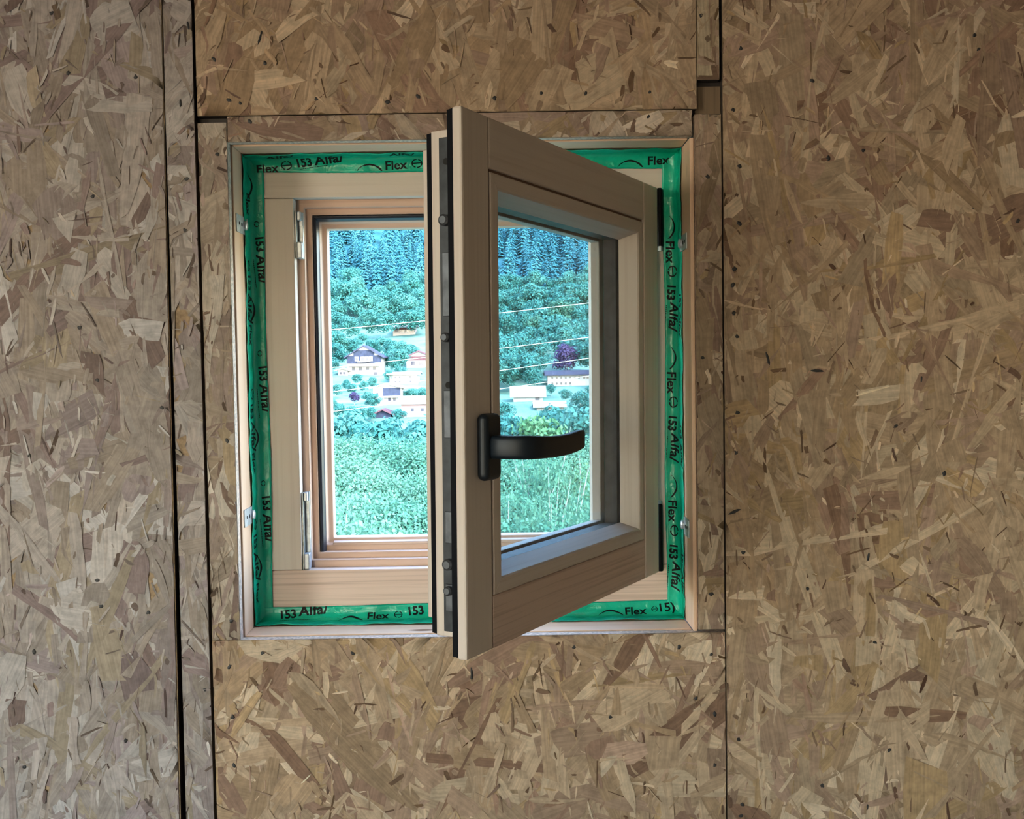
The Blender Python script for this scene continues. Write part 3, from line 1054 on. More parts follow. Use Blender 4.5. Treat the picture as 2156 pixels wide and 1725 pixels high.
for y0 in (597, 872, 1142):
    tr.place(T153, zs(1421, y0), Tm + .004, DG, -.08)
    tr.place(TALFA, zs(1427, y0 + 40), Tm + .000, DG * 1.15, -.10)
    tr.place(ERING, zs(1417, y0 - 38), Tm + .005, DG * 1.2)
    tr.place(TFLEX, zs(1415, y0 - 90), Tm + .006, DG * 1.0)
    tr.place(EARC, zs(1413, y0 - 142), Tm + .001, DG * .70)
    tr.place(ELINE, zs(1420, y0 + 46), Tm + .007, DG * .22 * 2, -.08)
    tr.place(T153, zs(1436, y0 + 20, .015), Tr + .004, DG * .9)
    tr.place(TALFA, zs(1436, y0 + 60, .015), Tr + .004, DG)
tt.place(TFLEX, xs(541, 370), Tm + .0105, DG * 1.0, .08)
tt.place(ERING, xs(592, 362), Tm + .0065, DG * 1.15)
tt.place(T153, xs(624, 356), Tm + .0020, DG * 1.02, .12)
tt.place(TALFA, xs(665, 350), Tm - .0015, DG * 1.18, .12)
tt.place(ELINE, xs(632, 360), Tm + .0055, DG * .44, .16)
tt.place(EARC, xs(752, 358), Tm + .0080, DG * .78)
tt.place(TFLEX, xs(811, 357), Tm + .0075, DG * 1.0, .06)
tt.place(ERING, xs(866, 355), Tm + .0060, DG * 1.15)
tt.place(EARC, xs(1300, 350), Tm + .0080, DG * .78)
tt.place(TFLEX, xs(1362, 350), Tm + .0060, DG * 1.0, .05)
tt.place(T153, xs(1180, 340), Tm + .0040, DG, .1)
tt.place(TALFA, xs(560, 330, .015), Tr + .010, DG * 1.1)
tt.place(TALFA, xs(820, 330, .015), Tr + .006, DG * 1.0)
tb.place(T153, xs(590, 1295), Tm - .0105, DG * 1.05, .10)
tb.place(TALFA, xs(631, 1290), Tm - .0055, DG * 1.2, .10)
tb.place(ELINE, xs(594, 1304), Tm - .0150, DG * .44, .08)
tb.place(EARC, xs(714, 1300), Tm - .0165, DG * .78)
tb.place(TFLEX, xs(774, 1303), Tm - .0150, DG * 1.0, .05)
tb.place(ERING, xs(830, 1296), Tm - .0120, DG * .9)
tb.place(T153, xs(858, 1290), Tm - .0080, DG * 1.05, .10)
tb.place(EARC, xs(1258, 1293), Tm - .0140, DG * .78)
tb.place(TFLEX, xs(1314, 1296), Tm - .0135, DG * 1.0, .04)
tb.place(ERING, xs(1370, 1286), Tm - .0085, DG * .7)
tb.place(text_me('15)', .03), xs(1384, 1286), Tm - .0085, DG * 1.0, .10)

# ------------------------------------------------------------------ zinc anchor straps on the lining
def strap(side, pa, pb, label):
    x = XL if side == 'left' else XR
    px = 496 if side == 'left' else 1456
    z1, z0 = at(px, pa, YW + .022).z, at(px, pb, YW + .022).z
    sg = 1 if side == 'left' else -1
    e = empty('anchor_strap', (x, YW + .022, z0))
    tag(e, label, 'strap', 'zinc straps fixing the window')
    y0, y1, h = 0.0, .056, z1 - z0
    a, b = sorted((0.0003 * sg, .0016 * sg))
    obj('plate', box_me('plate', a, b, y0, y1, 0, h), M['zinc'], e, .0004)
    for (yy, zz, r) in ((.012, h * .52, .0022), (.024, h * .5, .0026)):
        o = obj('hole', cyl_me('hole', r, .0004, 14), M['hole'], e)
        o.location = (.0018 * sg, yy, zz); o.rotation_euler = (0, math.radians(90), 0)
    o = obj('screw', cyl_me('screw', .0062, .0030, 18, dome=.001 * 1), M['zinc'], e)
    o.location = (.0030 * sg, .038, h * .52); o.rotation_euler = (0, math.radians(90 * sg), 0)


strap('left', 449, 487, 'upper zinc anchor strap on the free side of the opening')
strap('left', 1075, 1112, 'lower zinc anchor strap on the free side of the opening')
strap('right', 489, 523, 'upper zinc anchor strap on the hinge side of the opening')
strap('right', 1096, 1134, 'lower zinc anchor strap on the hinge side of the opening')

#EXTERIOR#
# ------------------------------------------------------------------ outside: valley, village and forest
TP = [(4, -9), (12, -14), (30, -19.5), (140, -20), (170, -14), (200, -8), (245, -4.6), (262, -2.0), (280, 0.6), (330, 9.5), (345, 14), (400, 34), (430, 47), (700, 195), (1100, 420)]


def terr(x, y):
    """height of the ground (eye level = 0)"""
    for (d0, h0), (d1, h1) in zip(TP, TP[1:]):
        if y <= d1:
            g = (y - d0) / (d1 - d0)
            h = h0 + (h1 - h0) * max(g, 0)
            break
    else:
        h = TP[-1][1]
    return h + (.5 * math.sin(x * .11 + y * .05) + .4 * math.sin(x * .043 - y * .09)) * min(1, y / 60)


def ground_dist(px, py):
    """distance at which the line of sight of a pixel meets the ground"""
    q = ray(px, py)
    q = q / q[1]
    y = 150.0
    while y < 1000:
        if terr(q[0] * y, y) >= q[2] * y:
            return y
        y += .5
    return y


def ground(name, ys, mat, label):
    xs_ = [i / 24 for i in range(-24, 25)]
    V = [(xx * (60 + y * .75), y, terr(xx * (60 + y * .75), y) + ZC) for y in ys for xx in xs_]
    nx = len(xs_)
    F = [(j * nx + i, j * nx + i + 1, (j + 1) * nx + i + 1, (j + 1) * nx + i) for j in range(len(ys) - 1) for i in range(nx - 1)]
    tag(obj(name, make_mesh(name, V, F, smooth=True), mat), label, kind='structure')


M['grass'] = plain('pale_meadow_grass', (0.075, 0.155, 0.130), 0.9, vary=0.4, scale=0.12, spec=.05)
M['forest_floor'] = plain('dark_forest_floor', (0.020, 0.085, 0.105), 0.9, vary=0.4, scale=0.2, spec=.08)  # blue tint of the hazed slope put into the floor colour too
ground('valley_ground', [2, 5, 9, 14, 20, 30, 45, 60, 80, 100, 120, 140] + list(range(150, 367, 8)), M['grass'], 'pale green meadow slope of the valley beyond the window')
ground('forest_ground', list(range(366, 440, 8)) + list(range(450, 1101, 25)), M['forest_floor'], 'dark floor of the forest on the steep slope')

M['leaf'] = leaf_mat('broad_leaves', (0.018, 0.105, 0.100), (0.052, 0.170, 0.150))
M['leaf_near'] = leaf_mat('near_leaves', (0.026, 0.112, 0.080), (0.090, 0.200, 0.132))
M['leaf_yellow'] = leaf_mat('yellow_green_leaves', (0.050, 0.150, 0.070), (0.120, 0.225, 0.115))
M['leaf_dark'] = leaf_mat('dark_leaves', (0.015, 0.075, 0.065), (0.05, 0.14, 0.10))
M['leaf_purple'] = leaf_mat('purple_leaves', (0.032, 0.028, 0.075), (0.065, 0.05, 0.12))
M['needle'] = leaf_mat('hazed_spruce_needles', (0.017, 0.105, 0.145), (0.050, 0.180, 0.220), trans=.15)  # distance haze put into the needle colour as a blue tint
M['bark'] = plain('grey_bark', (0.20, 0.17, 0.14), 0.9, scale=4, spec=.08)
M['birch'] = plain('pale_birch_bark', (0.21, 0.23, 0.22), 0.8, scale=4, vary=.25, spec=.08)
M['white_wall'] = plain('white_render', (0.27, 0.26, 0.255), 0.8, vary=.05, scale=.5, spec=.08)
M['cream_wall'] = plain('cream_render', (0.24, 0.21, 0.19), 0.8, vary=.05, scale=.5, spec=.08)
M['pink_wall'] = plain('pinkish_render', (0.17, 0.125, 0.125), 0.8, vary=.08, scale=.5, spec=.08)
M['dark_timber'] = plain('weathered_dark_timber', (0.022, 0.028, 0.048), 0.8, vary=.25, scale=1.5, spec=.08)
M['brown_timber'] = plain('reddish_timber', (0.070, 0.034, 0.038), 0.8, vary=.25, scale=1.5, spec=.08)
M['slate'] = plain('slate_roof', (0.032, 0.036, 0.058), 0.7, vary=.2, scale=1, spec=.08)
M['red_roof'] = plain('brown_red_roof', (0.075, 0.038, 0.048), 0.7, vary=.2, scale=1, spec=.08)
M['pale_roof'] = plain('pale_metal_roof', (0.23, 0.22, 0.22), 0.6, vary=.06, scale=1, spec=.08)
M['pane'] = plain('far_window_pane', (0.02, 0.025, 0.04), 0.2, vary=.2, scale=1)
M['wire'] = plain('pale_wire', (0.32, 0.33, 0.28), 0.5)


# ---- houses
def slab_me(name, x0, x1, y0, y1, z0, z1):
    return box_me(name, x0, x1, y0, y1, z0, z1)


def gable_walls(w, d, h, rise, front):
    """walls with a gable; front=True gable looks at the viewer (ridge along y)"""
    if front:
        a = [(-w / 2, 0), (w / 2, 0), (w / 2, h), (0, h + rise), (-w / 2, h)]
        V = [(x, 0, z) for x, z in a] + [(x, d, z) for x, z in a]
    else:
        a = [(0, 0), (d, 0), (d, h), (d / 2, h + rise), (0, h)]
        V = [(-w / 2, y, z) for y, z in a] + [(w / 2, y, z) for y, z in a]
    F = [(0, 1, 2, 3, 4), (9, 8, 7, 6, 5)] + [(i, 5 + i, 5 + (i + 1) % 5, (i + 1) % 5) for i in range(5)]
    me = make_mesh('wall', V, F)
    fix_normals(me)
    return me


def gable_roof(w, d, h, rise, front, over=.7, th=.28):
    span, ln = (w, d) if front else (d, w)
    s = rise / (span / 2)
    e = span / 2 + over
    pr = [(-e, h - over * s), (0, h + rise), (e, h - over * s), (e, h - over * s + th), (0, h + rise + th), (-e, h - over * s + th)]
    if front:
        V = [(x, -over, z) for x, z in pr] + [(x, d + over, z) for x, z in pr]
    else:
        V = [(-w / 2 - over, d / 2 + x, z) for x, z in pr] + [(w / 2 + over, d / 2 + x, z) for x, z in pr]
    F = [(0, 1, 4, 5), (1, 2, 3, 4), (6, 11, 10, 7), (7, 10, 9, 8)] + [(i, 6 + i, 6 + (i + 1) % 6, (i + 1) % 6) for i in range(6)]
    me = make_mesh('roof', V, F)
    fix_normals(me)
    return me


WIN_ME = {}


def house(px, py, w, d, h, rise, front, wall, roof, label, name='house', wins=(), bands=(), extra_roof=False, rz=0.0, dist=None, sink=1.5):
    y = dist or ground_dist(px, py)
    q = at(px, py, y)
    e = empty(name, (q.x, q.y, q.z), (0, 0, rz))
    tag(e, label, 'house')
    me = gable_walls(w, d, h, rise, front)
    for v in me.vertices:
        if v.co.z < .01: v.co.z -= sink
    obj('wall', me, M[wall], e)
    obj('roof', gable_roof(w, d, h, rise, front), M[roof], e)
    for (x0, x1, z0, z1, mt, out) in bands:          # boarded storeys, balconies, plinths
        obj('balcony' if out > .5 else 'cladding', slab_me('b', x0, x1, -out, 0.02, z0, z1), M[mt], e)
    for (x, z, ww, hh) in wins:
        key = (round(ww, 2), round(hh, 2))
        if key not in WIN_ME:
            fr = slab_me('window', -ww / 2 - .12, ww / 2 + .12, -.10, .02, -.12, hh + .12)
            gl = slab_me('pane', -ww / 2, ww / 2, -.14, .0, 0, hh)
            fr.materials.append(M['white_wall']); gl.materials.append(M['pane'])
            WIN_ME[key] = (fr, gl)
        off = max([b[5] for b in bands if b[0] <= x <= b[1] and b[2] <= z <= b[3] and b[5] < .5] + [0])
        f = bpy.data.objects.new('window', WIN_ME[key][0]); f.location = (x, -off, z); put(f, e)
        p = bpy.data.objects.new('pane', WIN_ME[key][1]); put(p, f)
    return e


house(767, 790, 8.6, 9, 4.6, 2.6, True, 'white_wall', 'slate', 'large chalet with dark boarded gable and white balconies', 'chalet',
      wins=[(-2.6, 1.2, .8, 1), (-.9, 1.2, .8, 1), (.9, 1.2, .8, 1), (2.6, 1.2, .8, 1), (-1.8, 3.6, .7, .9), (-.3, 3.6, .7, .9), (.7, 3.6, .7, .9), (1.7, 3.6, .7, .9), (2.8, .0, 1.0, .7)],
      bands=[(-4.3, 4.3, 2.9, 4.9, 'dark_timber', .08), (-2.6, 2.6, 4.9, 6.2, 'dark_timber', .08), (-3.9, 3.9, 2.2, 2.8, 'white_wall', 1.2), (-1.6, 1.6, 3.2, 3.55, 'white_wall', .9)])
house(851, 707, 7.0, 6, 2.6, .5, False, 'cream_wall', 'pale_roof', 'low villa on the pale slope above the chalet', wins=[(-2.4, 1.0, 1.2, .9), (-.6, 1.0, 1.4, .9), (1.6, 1.0, 1.6, .9)],
      bands=[(-3.5, 3.5, 1.9, 2.5, 'brown_timber', .1)])
house(882, 775, 6.6, 7, 2.9, 1.5, True, 'white_wall', 'red_roof', 'house with reddish boarded gable half hidden by the sash', wins=[(-1.6, .8, 1.1, 1.0), (.6, .8, 1.1, 1.0)],
      bands=[(-3.3, 3.3, 2.0, 3.1, 'brown_timber', .08)])
house(850, 809, 6.6, 6, 2.3, .35, False, 'white_wall', 'pale_roof', 'plain white house below the villa with two rows of small windows', wins=[(-1.9, 1.4, .45, .5), (-.9, 1.4, .45, .5), (1.6, 1.4, .6, .5), (-1.9, .4, .45, .4), (-.9, .4, .45, .4), (1.6, .4, .45, .4)])
house(722, 791, 2.4, 4, 1.3, .4, True, 'white_wall', 'pale_roof', 'small garage with dark panes beside the large chalet', wins=[(-.5, .3, .5, .6), (.3, .3, .5, .6)])
house(816, 851, 5.6, 5, 3.2, .7, True, 'white_wall', 'pale_roof', 'white house with dark boarded balcony front', wins=[(-2.0, 1.7, .45, .5), (-2.0, .3, 1.0, .7), (.4, .6, .5, .7), (1.4, .6, .5, .7)],
      bands=[(-.8, 2.6, 1.5, 3.2, 'dark_timber', .15), (-.8, 2.6, 1.3, 1.6, 'white_wall', .8)])
house(876, 878, 5.4, 5, 2.6, .9, False, 'pink_wall', 'pale_roof', 'pinkish house under a broad pale roof', wins=[(1.2, 1.0, .5, .6), (-.6, 1.0, .5, .6)])
house(806, 880, 3.0, 4, .7, .7, True, 'dark_timber', 'red_roof', 'small dark gabled shed among the near trees')
house(697, 757, 2.2, 5, 2.6, .5, True, 'white_wall', 'slate', 'white house cut off by the frame beside the chalet', wins=[(.5, 1.6, .5, .6), (.5, .5, .5, .6)])
house(1199, 813, 10.0, 6, 2.6, .75, False, 'white_wall', 'slate', 'long white building with a slate roof and two rows of windows', 'long_building',
      wins=[(-3.9 + i * 1.02, 1.65, .42, .55) for i in range(7)] + [(3.4, 1.65, .5, .5), (4.2, 1.65, .5, .5)] + [(-3.9 + i * 1.02, .35, .42, .55) for i in range(5)],
      bands=[(-4.0, 3.0, -.3, .02, 'slate', .1)])
house(1112, 846, 6.0, 6, 1.3, 1.6, False, 'white_wall', 'pale_roof', 'white house with a steep pale roof below the long building', wins=[(1.9, .3, .9, .6)])
house(1158, 866, 5.0, 5, .9, .6, False, 'cream_wall', 'pale_roof', 'low cream house under a flat pale roof among trees')
house(1060, 899, 2.2, 4, .6, .7, False, 'pink_wall', 'pale_roof', 'tiny pinkish roof beside the window handle')


# ---- trees
def quad_mesh(name, P, mats=None, trunk=None):
    """P: (n,4,3) quads"""
    n = len(P)
    V = P.reshape(-1, 3)
    me = bpy.data.meshes.new(name)
    me.vertices.add(len(V)); me.vertices.foreach_set('co', V.ravel())
    idx = np.arange(4 * n, dtype=np.int32)
    me.loops.add(4 * n); me.loops.foreach_set('vertex_index', idx)
    me.polygons.add(n); me.polygons.foreach_set('loop_start', (np.arange(n) * 4).astype(np.int32))
    me.update(calc_edges=True)
    return me


def leaf_quads(C, Nn, size, R):
    """one quad for each centre C with normal Nn"""
    n = len(C)
    r = R.normal(size=(n, 3))
    a = np.cross(Nn, r); a /= np.linalg.norm(a, axis=1)[:, None] + 1e-9
    b = np.cross(Nn, a)
    s = size * R.uniform(.6, 1.3, (n, 1))
    a = a * s; b = b * s * .62
    return np.stack([C - a * .5, C - b * .5 + a * .1, C + a * .5, C + b * .5 + a * .1], 1)


def crown_quads(seed, nblob, nleaf, leaf, squash=1.15, spread=.62, base=.28):
    """crown of unit height (0..1) and width about .7"""
    R = np.random.default_rng(seed)
    d = R.normal(size=(nblob, 3)); d /= np.linalg.norm(d, axis=1)[:, None]
    rad = R.uniform(.35, 1.0, (nblob, 1)) ** .6
    ctr = d * rad * np.array([.27, .27, .30]) + np.array([0, 0, .62])
    br = R.uniform(.085, .17, nblob)
    k = R.choice(nblob, nleaf, p=br ** 2 / (br ** 2).sum())
    nrm = R.normal(size=(nleaf, 3)); nrm[:, 2] += .35; nrm /= np.linalg.norm(nrm, axis=1)[:, None]
    C = ctr[k] + nrm * (br[k] * R.uniform(.75, 1.08, nleaf) * (1 + .12 * R.normal(size=nleaf)))[:, None] * np.array([1, 1, .85])
    N2 = nrm + R.normal(0, .45, (nleaf, 3)); N2 /= np.linalg.norm(N2, axis=1)[:, None]
    return leaf_quads(C, N2, leaf, R)


def trunk_me(name, seed, h, r, mat, branches=4):
    """trunk with a few limbs, unit tree height"""
    R = random.Random(seed)
    V, F = [], []
    def tube(path, rr):
        b = len(V)
        for p, q in zip(path, rr):
            for k in range(5):
                th = 2 * math.pi * k / 5
                V.append((p[0] + q * math.cos(th), p[1] + q * math.sin(th), p[2]))
        for i in range(len(path) - 1):
            for k in range(5):
                F.append((b + i * 5 + k, b + i * 5 + (k + 1) % 5, b + (i + 1) * 5 + (k + 1) % 5, b + (i + 1) * 5 + k))
    pts = [(R.uniform(-.012, .012) * i, R.uniform(-.012, .012) * i, h * i / 5) for i in range(6)]
    tube(pts, [r * (1 - .14 * i) for i in range(6)])
    for _ in range(branches):
        i = R.randint(2, 4)
        p = pts[i]
        a = R.uniform(0, 6.28)
        l = R.uniform(.12, .24)
        tube([p, (p[0] + math.cos(a) * l * .5, p[1] + math.sin(a) * l * .5, p[2] + l * .6), (p[0] + math.cos(a) * l * .8, p[1] + math.sin(a) * l * .8, p[2] + l * 1.3)], [r * .5, r * .35, r * .12])
    me = make_mesh(name, V, F, smooth=True)
    me.materials.append(mat)
    return me


def conifer_quads(seed, n=1500):
    """spruce of unit height: drooping sprays on a pointed cone with tiers of branches"""
    R = np.random.default_rng(seed)
    z = .06 + .93 * (1 - np.sqrt(R.random(n)))
    a = R.uniform(0, 2 * math.pi, n)
    tier = .5 + .5 * np.cos(z * 2 * math.pi * 15 + 1.3 * np.sin(a * 3 + seed))
    lump = 1 + .16 * np.sin(a * 5 + np.floor(z * 15) * 2.4)
    r = (.205 * (1 - z) ** .85 * (.62 + .42 * tier) * lump + .004) * R.uniform(.8, 1.08, n)
    c, s_ = np.cos(a), np.sin(a)
    P = np.stack([c * r, s_ * r, z - .25 * r], 1)
    out = np.stack([c, s_, -.55 * np.ones(n)], 1); out /= np.linalg.norm(out, axis=1)[:, None]
    side = np.stack([-s_, c, np.zeros(n)], 1) + R.normal(0, .25, (n, 3))
    ln = (.030 + .055 * (1 - z))[:, None] * R.uniform(.7, 1.3, (n, 1))
    w = ln * R.uniform(.38, .6, (n, 1))
    return np.stack([P - out * ln * .6, P + side * w * .5, P + out * ln * .5, P - side * w * .5], 1)


def crown_variant(name, seed, nblob, nleaf, leaf, mat):
    me = quad_mesh(name, crown_quads(seed, nblob, nleaf, leaf))
    me.materials.append(M[mat])
    return me


FAR = {c: [crown_variant('crown', 30 + i, 26, 2600, .055, c) for i in range(4)] for c in ('leaf', 'leaf_dark', 'leaf_purple', 'leaf_yellow')}
NEAR = {c: [crown_variant('crown', 60 + i, 60, 15000, .022, c) for i in range(3)] for c in ('leaf_near', 'leaf_yellow')}
NEAR['leaf_dark'] = [crown_variant('crown', 71, 50, 9000, .022, 'leaf_dark')]
SPARSE = [crown_variant('crown', 80 + i, 30, 3000, .022, 'leaf_near') for i in range(2)]
CON = []
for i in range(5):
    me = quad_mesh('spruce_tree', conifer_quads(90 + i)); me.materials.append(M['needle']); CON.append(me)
TRUNK = trunk_me('trunk', 5, .62, .016, M['bark'])
BIRCH = [trunk_me('trunk', 6 + i, .92, .0065, M['birch'], 9) for i in range(2)]


def tree(me, x, y, h, wscale, label, group, name='tree', trunk=TRUNK):
    z = terr(x, y) + ZC - .2
    o = bpy.data.objects.new(name, me)
    o.location = (x, y, z)
    o.scale = (h * wscale, h * wscale, h)
    o.rotation_euler = (0, 0, rnd.uniform(0, 6.28))
    put(o)
    tag(o, label, 'tree', group)
    if trunk is not None:
        t = bpy.data.objects.new('trunk', trunk)
        put(t, o)
    return o


def tree_px(me, px, ptop, y, ws, label, group, name='tree', trunk=TRUNK):
    """tree at distance y whose top stands behind the pixel (px, ptop)"""
    q = at(px, ptop, y)
    h = q.z - (terr(q.x, y) + ZC)
    return tree(me, q.x, y, max(h, 3.0), ws, label, group, name, trunk)


def in_view(px):
    return 660 < px < 925 or 1015 < px < 1300


def pix(x, y, z):
    v = RC.T @ np.array([x, y, z])
    return CX + FPX * v[0] / v[1], CY - FPX * v[2] / v[1]


# spruce forest on the steep slope
more = []                     # trees of the slopes out of view, joined
y = 372.0
while y < 640:
    x = -150.0
    while x < 160:
        xx, yy = x + rnd.uniform(-2, 2), y + rnd.uniform(-8, 8)
        h = rnd.uniform(14, 21)
        gz = terr(xx, yy)
        px, pt = pix(xx, yy, gz + h)
        _, pb = pix(xx, yy, gz)
        if in_view(px) and pb > 470:
            leafy = rnd.random() < max(0, (392 - y) / 60)
            if leafy:
                tree(rnd.choice(FAR['leaf']), xx, yy, h * .72, rnd.uniform(.9, 1.15), 'pale broadleaf tree scattered along the foot of the spruce forest', 'broadleaf trees at the foot of the forest', 'broadleaf_tree', None)
            else:
                tree(rnd.choice(CON), xx, yy, h, rnd.uniform(.85, 1.15), 'haze blued spruce on the steep forested slope', 'spruces on the steep slope', 'spruce_tree', None)
        elif abs(px - 970) < 900 and pb > 250:
            more.append((xx, yy, gz, h))
        x += rnd.uniform(4.6, 6.6)
    y += 15.0


def joined(name, items, lib, mat, label):
    """many trees past the counted ones as one object"""
    arrs = []
    for (xx, yy, gz, h) in items:
        Q = rnd.choice(lib) * np.array([h, h, h]) + np.array([xx, yy, gz + ZC])
        arrs.append(Q)
    me = quad_mesh(name, np.concatenate(arrs)); me.materials.append(M[mat])
    o = obj(name, me, None)
    tag(o, label, 'forest', kind='stuff')


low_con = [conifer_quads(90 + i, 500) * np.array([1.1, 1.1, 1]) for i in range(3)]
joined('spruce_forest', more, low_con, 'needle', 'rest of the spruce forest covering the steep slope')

# broadleaf belt between village and forest
BELT = 'broadleaf trees above the village'
more_b = []
y = 341.0
while y < 368:
    x = -95.0
    while x < 105:
        xx, yy = x + rnd.uniform(-2, 2), y + rnd.uniform(-3, 3)
        h = rnd.uniform(9, 14)
        gz = terr(xx, yy)
        px, pt = pix(xx, yy, gz + h)
        _, pb = pix(xx, yy, gz)
        clearing = 690 < px < 900 and yy < 340
        if not clearing:
            if in_view(px):
                tree(rnd.choice(FAR['leaf']), xx, yy, h, rnd.uniform(.9, 1.2), 'rounded pale broadleaf tree in the belt between village and spruces', BELT, 'broadleaf_tree', None)
            elif abs(px - 970) < 800:
                more_b.append((xx, yy, gz, h))
        x += rnd.uniform(5.4, 7.4)
    y += 9.5
low_leaf = [crown_quads(30 + i, 26, 1300, .066) for i in range(3)]

def tree_top(me, px, pt, h, ws, label, group, name, trunk=TRUNK):
    """tree of height h whose top stands behind the pixel"""
    q = ray(px, pt)
    q = q / q[1]
    y = 150.0
    while y < 700 and terr(q[0] * y, y) + h < q[2] * y:
        y += .5
    return tree(me, q[0] * y, y, h, ws, label, group, name, trunk)


# right hand slope: broadleaves from the forest down to the long building
pt = 612
while pt < 792:
    px = 1030 + rnd.uniform(0, 14)
    while px < 1275:
        if not (1150 < px < 1250 and pt > 742) and not (1160 < px < 1228 and pt > 700) and not (1068 < px < 1150 and pt > 775):
            tree_top(rnd.choice(FAR['leaf_dark' if rnd.random() < .12 else 'leaf']), px, pt + rnd.uniform(-15, 12), min(rnd.uniform(8, 13), (790 - pt) * .12 if px > 1130 else (815 - pt) * .12), rnd.uniform(.95, 1.35), 'rounded broadleaf tree on the slope behind the long building', 'broadleaf trees behind the long building', 'broadleaf_tree', None)
        px += rnd.uniform(24, 36)
    pt += 25
tree_top(FAR['leaf_purple'][0], 1193, 722, 9.0, 1.15, 'large purple leaved tree behind the long building', None, 'purple_tree')
tree_top(FAR['leaf_purple'][1], 746, 822, 2.9, 1.2, 'small purple leaved tree below the large chalet', None, 'purple_tree')
# gardens in the village
for (px, pt, h) in [(708, 655, 9), (735, 662, 9), (694, 690, 9), (716, 696, 8), (742, 712, 6), (762, 700, 5), (784, 712, 6), (802, 708, 6), (822, 712, 6.5), (842, 716, 7), (866, 722, 5), (702, 720, 7), (716, 735, 5), (812, 742, 5),
                    (838, 732, 6.5), (830, 750, 4.5), (700, 752, 4), (842, 768, 3.6), (818, 778, 3.2), (752, 785, 3.0), (728, 797, 3.0), (784, 792, 3.2), (708, 806, 3.4), (740, 806, 3.0), (765, 800, 3.0), (800, 806, 3.0),
                    (776, 820, 4.0), (786, 826, 3.6), (868, 814, 3.2), (888, 812, 3.2), (852, 820, 2.6), (760, 852, 3.4), (715, 846, 3.6), (738, 852, 3.2), (700, 838, 3.0), (780, 855, 3.0), (840, 858, 3.0), (888, 640, 10), (860, 650, 9), (812, 655, 9), (776, 650, 10), (849, 616, 10), (834, 624, 9), (866, 622, 10), (700, 628, 9)]:
    tree_top(rnd.choice(FAR['leaf']), px, pt, h, rnd.uniform(1.0, 1.35), 'garden tree or bush among the village houses', 'garden trees of the village', 'garden_tree', None)

# nearer trees below the village
near_spec = [  # px, top, distance, width, kind
    (700, 868, 150, 1.1, 'leaf_near'), (735, 860, 146, 1.1, 'leaf_near'), (770, 870, 140, 1.1, 'leaf_near'), (815, 876, 150, 1.0, 'leaf_near'), (850, 868, 138, 1.1, 'leaf_near'), (885, 874, 145, 1.1, 'leaf_near'),
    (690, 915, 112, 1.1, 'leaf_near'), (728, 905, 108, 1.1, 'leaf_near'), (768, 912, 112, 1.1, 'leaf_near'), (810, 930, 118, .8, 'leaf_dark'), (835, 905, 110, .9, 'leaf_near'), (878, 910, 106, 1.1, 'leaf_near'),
    (705, 965, 82, 1.0, 'leaf_near'), (745, 955, 84, 1.0, 'leaf_near'), (785, 985, 80, .9, 'leaf_near'), (850, 1000, 92, .7, 'leaf_dark'), (890, 985, 78, .8, 'leaf_near'), (695, 1020, 58, 1.0, 'leaf_near'),
    (735, 1010, 60, .9, 'leaf_near'), (778, 1030, 57, .9, 'leaf_near'), (825, 1045, 56, .8, 'leaf_near'), (872, 1035, 58, .9, 'leaf_near'), (715, 1075, 44, .8, 'leaf_near'), (765, 1080, 43, .8, 'leaf_near'), (815, 1090, 45, .8, 'leaf_near'), (870, 1085, 44, .8, 'leaf_near'),
    (1060, 842, 172, .8, 'leaf_near'), (1160, 817, 222, 1.1, 'leaf_near'), (1190, 815, 205, 1.2, 'leaf_near'), (1225, 820, 190, 1.2, 'leaf_near'), (1250, 806, 200, 1.1, 'leaf_near'),
    (1075, 868, 140, 1.0, 'leaf_near'), (1140, 862, 135, 1.0, 'leaf_yellow'), (1165, 850, 160, 1.0, 'leaf_near'), (1215, 850, 140, 1.1, 'leaf_near'), (1255, 850, 150, 1.0, 'leaf_near'),
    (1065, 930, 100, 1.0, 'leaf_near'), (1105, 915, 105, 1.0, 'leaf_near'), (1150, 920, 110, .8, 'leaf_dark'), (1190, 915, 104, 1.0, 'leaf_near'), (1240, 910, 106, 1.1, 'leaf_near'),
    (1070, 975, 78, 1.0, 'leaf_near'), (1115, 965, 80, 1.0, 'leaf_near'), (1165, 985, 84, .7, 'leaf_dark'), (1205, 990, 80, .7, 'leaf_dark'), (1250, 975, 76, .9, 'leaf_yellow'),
    (1060, 1035, 56, .9, 'leaf_near'), (1105, 1030, 57, .9, 'leaf_near'), (1150, 1055, 56, .8, 'leaf_near'), (1200, 1060, 55, .7, 'leaf_near'), (1250, 1045, 56, .8, 'leaf_near'), (1085, 1085, 44, .8, 'leaf_near'), (1140, 1095, 44, .7, 'leaf_near'), (1225, 1095, 43, .7, 'leaf_near')]
ORD = ['first', 'second', 'third', 'fourth', 'fifth', 'sixth', 'seventh', 'eighth', 'ninth', 'tenth', 'eleventh', 'twelfth']
def band(d):
    return 'just below village' if d >= 125 else ('in upper rank' if d >= 95 else ('in middle rank' if d >= 70 else ('in near rank' if d >= 50 else 'nearest the house')))
rank = {}
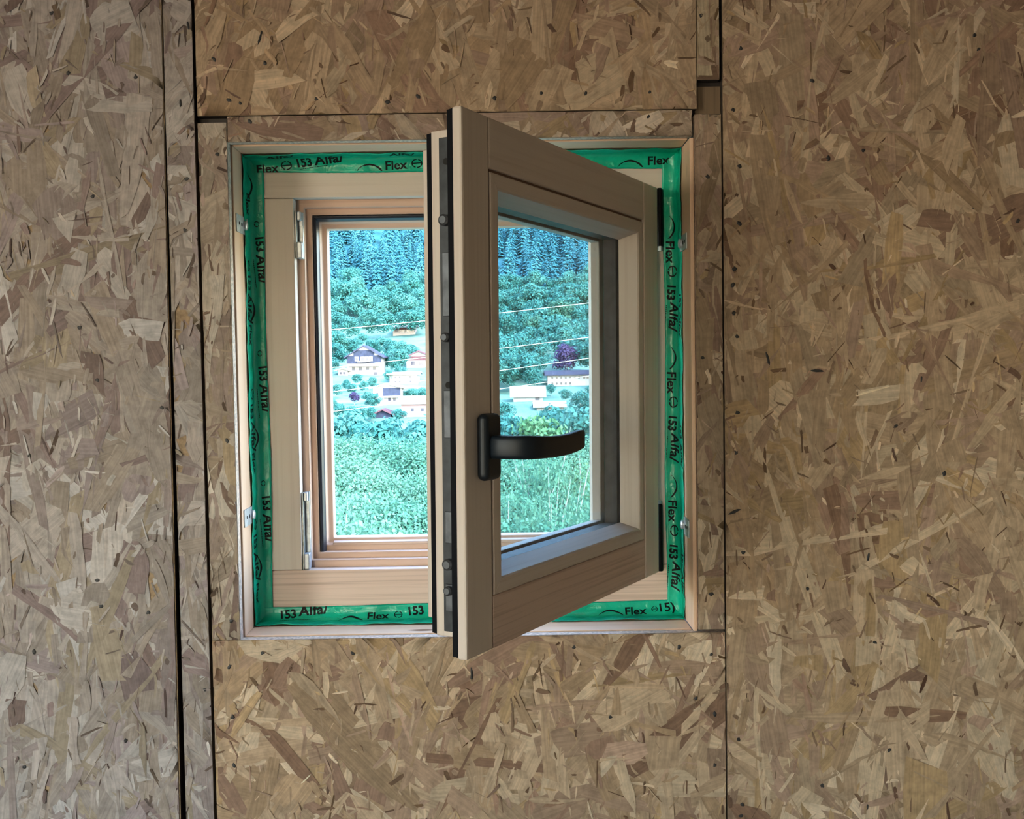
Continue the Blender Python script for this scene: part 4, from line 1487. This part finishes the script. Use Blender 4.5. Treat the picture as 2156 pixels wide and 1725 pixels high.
for sp_ in sorted(near_spec):
    rank.setdefault((sp_[0] > 960, band(sp_[2])), []).append(sp_)
for (px, pt, d, w, m) in near_spec:
    big = d < 125
    lib = NEAR[m] if (big and m in NEAR) else FAR['leaf' if m == 'leaf_near' else m]
    k = rank[(px > 960, band(d))].index((px, pt, d, w, m))
    lab = ORD[k] + ' from left of those ' + band(d) + (', behind sash glass' if px > 960 else ', in open gap')
    col = {'leaf_near': 'light green ', 'leaf_yellow': 'yellowish ', 'leaf_dark': 'dark leaved '}[m] + 'tree, '
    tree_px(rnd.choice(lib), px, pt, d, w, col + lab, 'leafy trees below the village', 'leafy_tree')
for (px, pt, d, w) in [(1110, 925, 70, .6), (1163, 905, 66, .6), (1210, 915, 68, .55), (1195, 1000, 50, .5), (1160, 1000, 48, .5), (1078, 985, 52, .5), (722, 1000, 52, .5)]:
    tree_px(rnd.choice(SPARSE), px, pt, d, w, 'slender pale trunked birch with thin foliage below the window', 'birches below the window', 'birch_tree', rnd.choice(BIRCH))

# trees out of view on both sides
more_n = []
for _ in range(360):
    yy = rnd.uniform(45, 330)
    xx = rnd.uniform(-.62, .62) * yy
    px, _p = pix(xx, yy, -5)
    if in_view(px) or 880 < px < 1060: continue
    more_n.append((xx, yy, terr(xx, yy), rnd.uniform(9, 14)))
joined('broadleaf_wood', more_b + more_n, low_leaf, 'leaf', 'rest of the broadleaf wood spreading along the valley side')

# overhead wires
for k, (pa, pb) in enumerate((((694, 695), (1253, 637)), ((694, 775), (1253, 709)), ((694, 826), (1253, 753)), ((694, 868), (1253, 790)))):
    A, B = at(*pa, 41.0 + k * .5), at(*pb, 34.0 + k * .5)
    D = B - A
    p = [A + D * g + Vector((0, 0, -.25 * math.sin((g + 1) / 3 * math.pi))) + Vector((0, 0, .22)) for g in [i / 20 * 3 - 1 for i in range(21)]]
    o = obj('overhead_wire', sweep_me('overhead_wire', p, [.013] * len(p), 6), M['wire'])
    tag(o, ['topmost', 'second from the top', 'third from the top', 'lowest'][k] + ' of the four pale overhead wires crossing the view', 'wire', 'overhead wires')
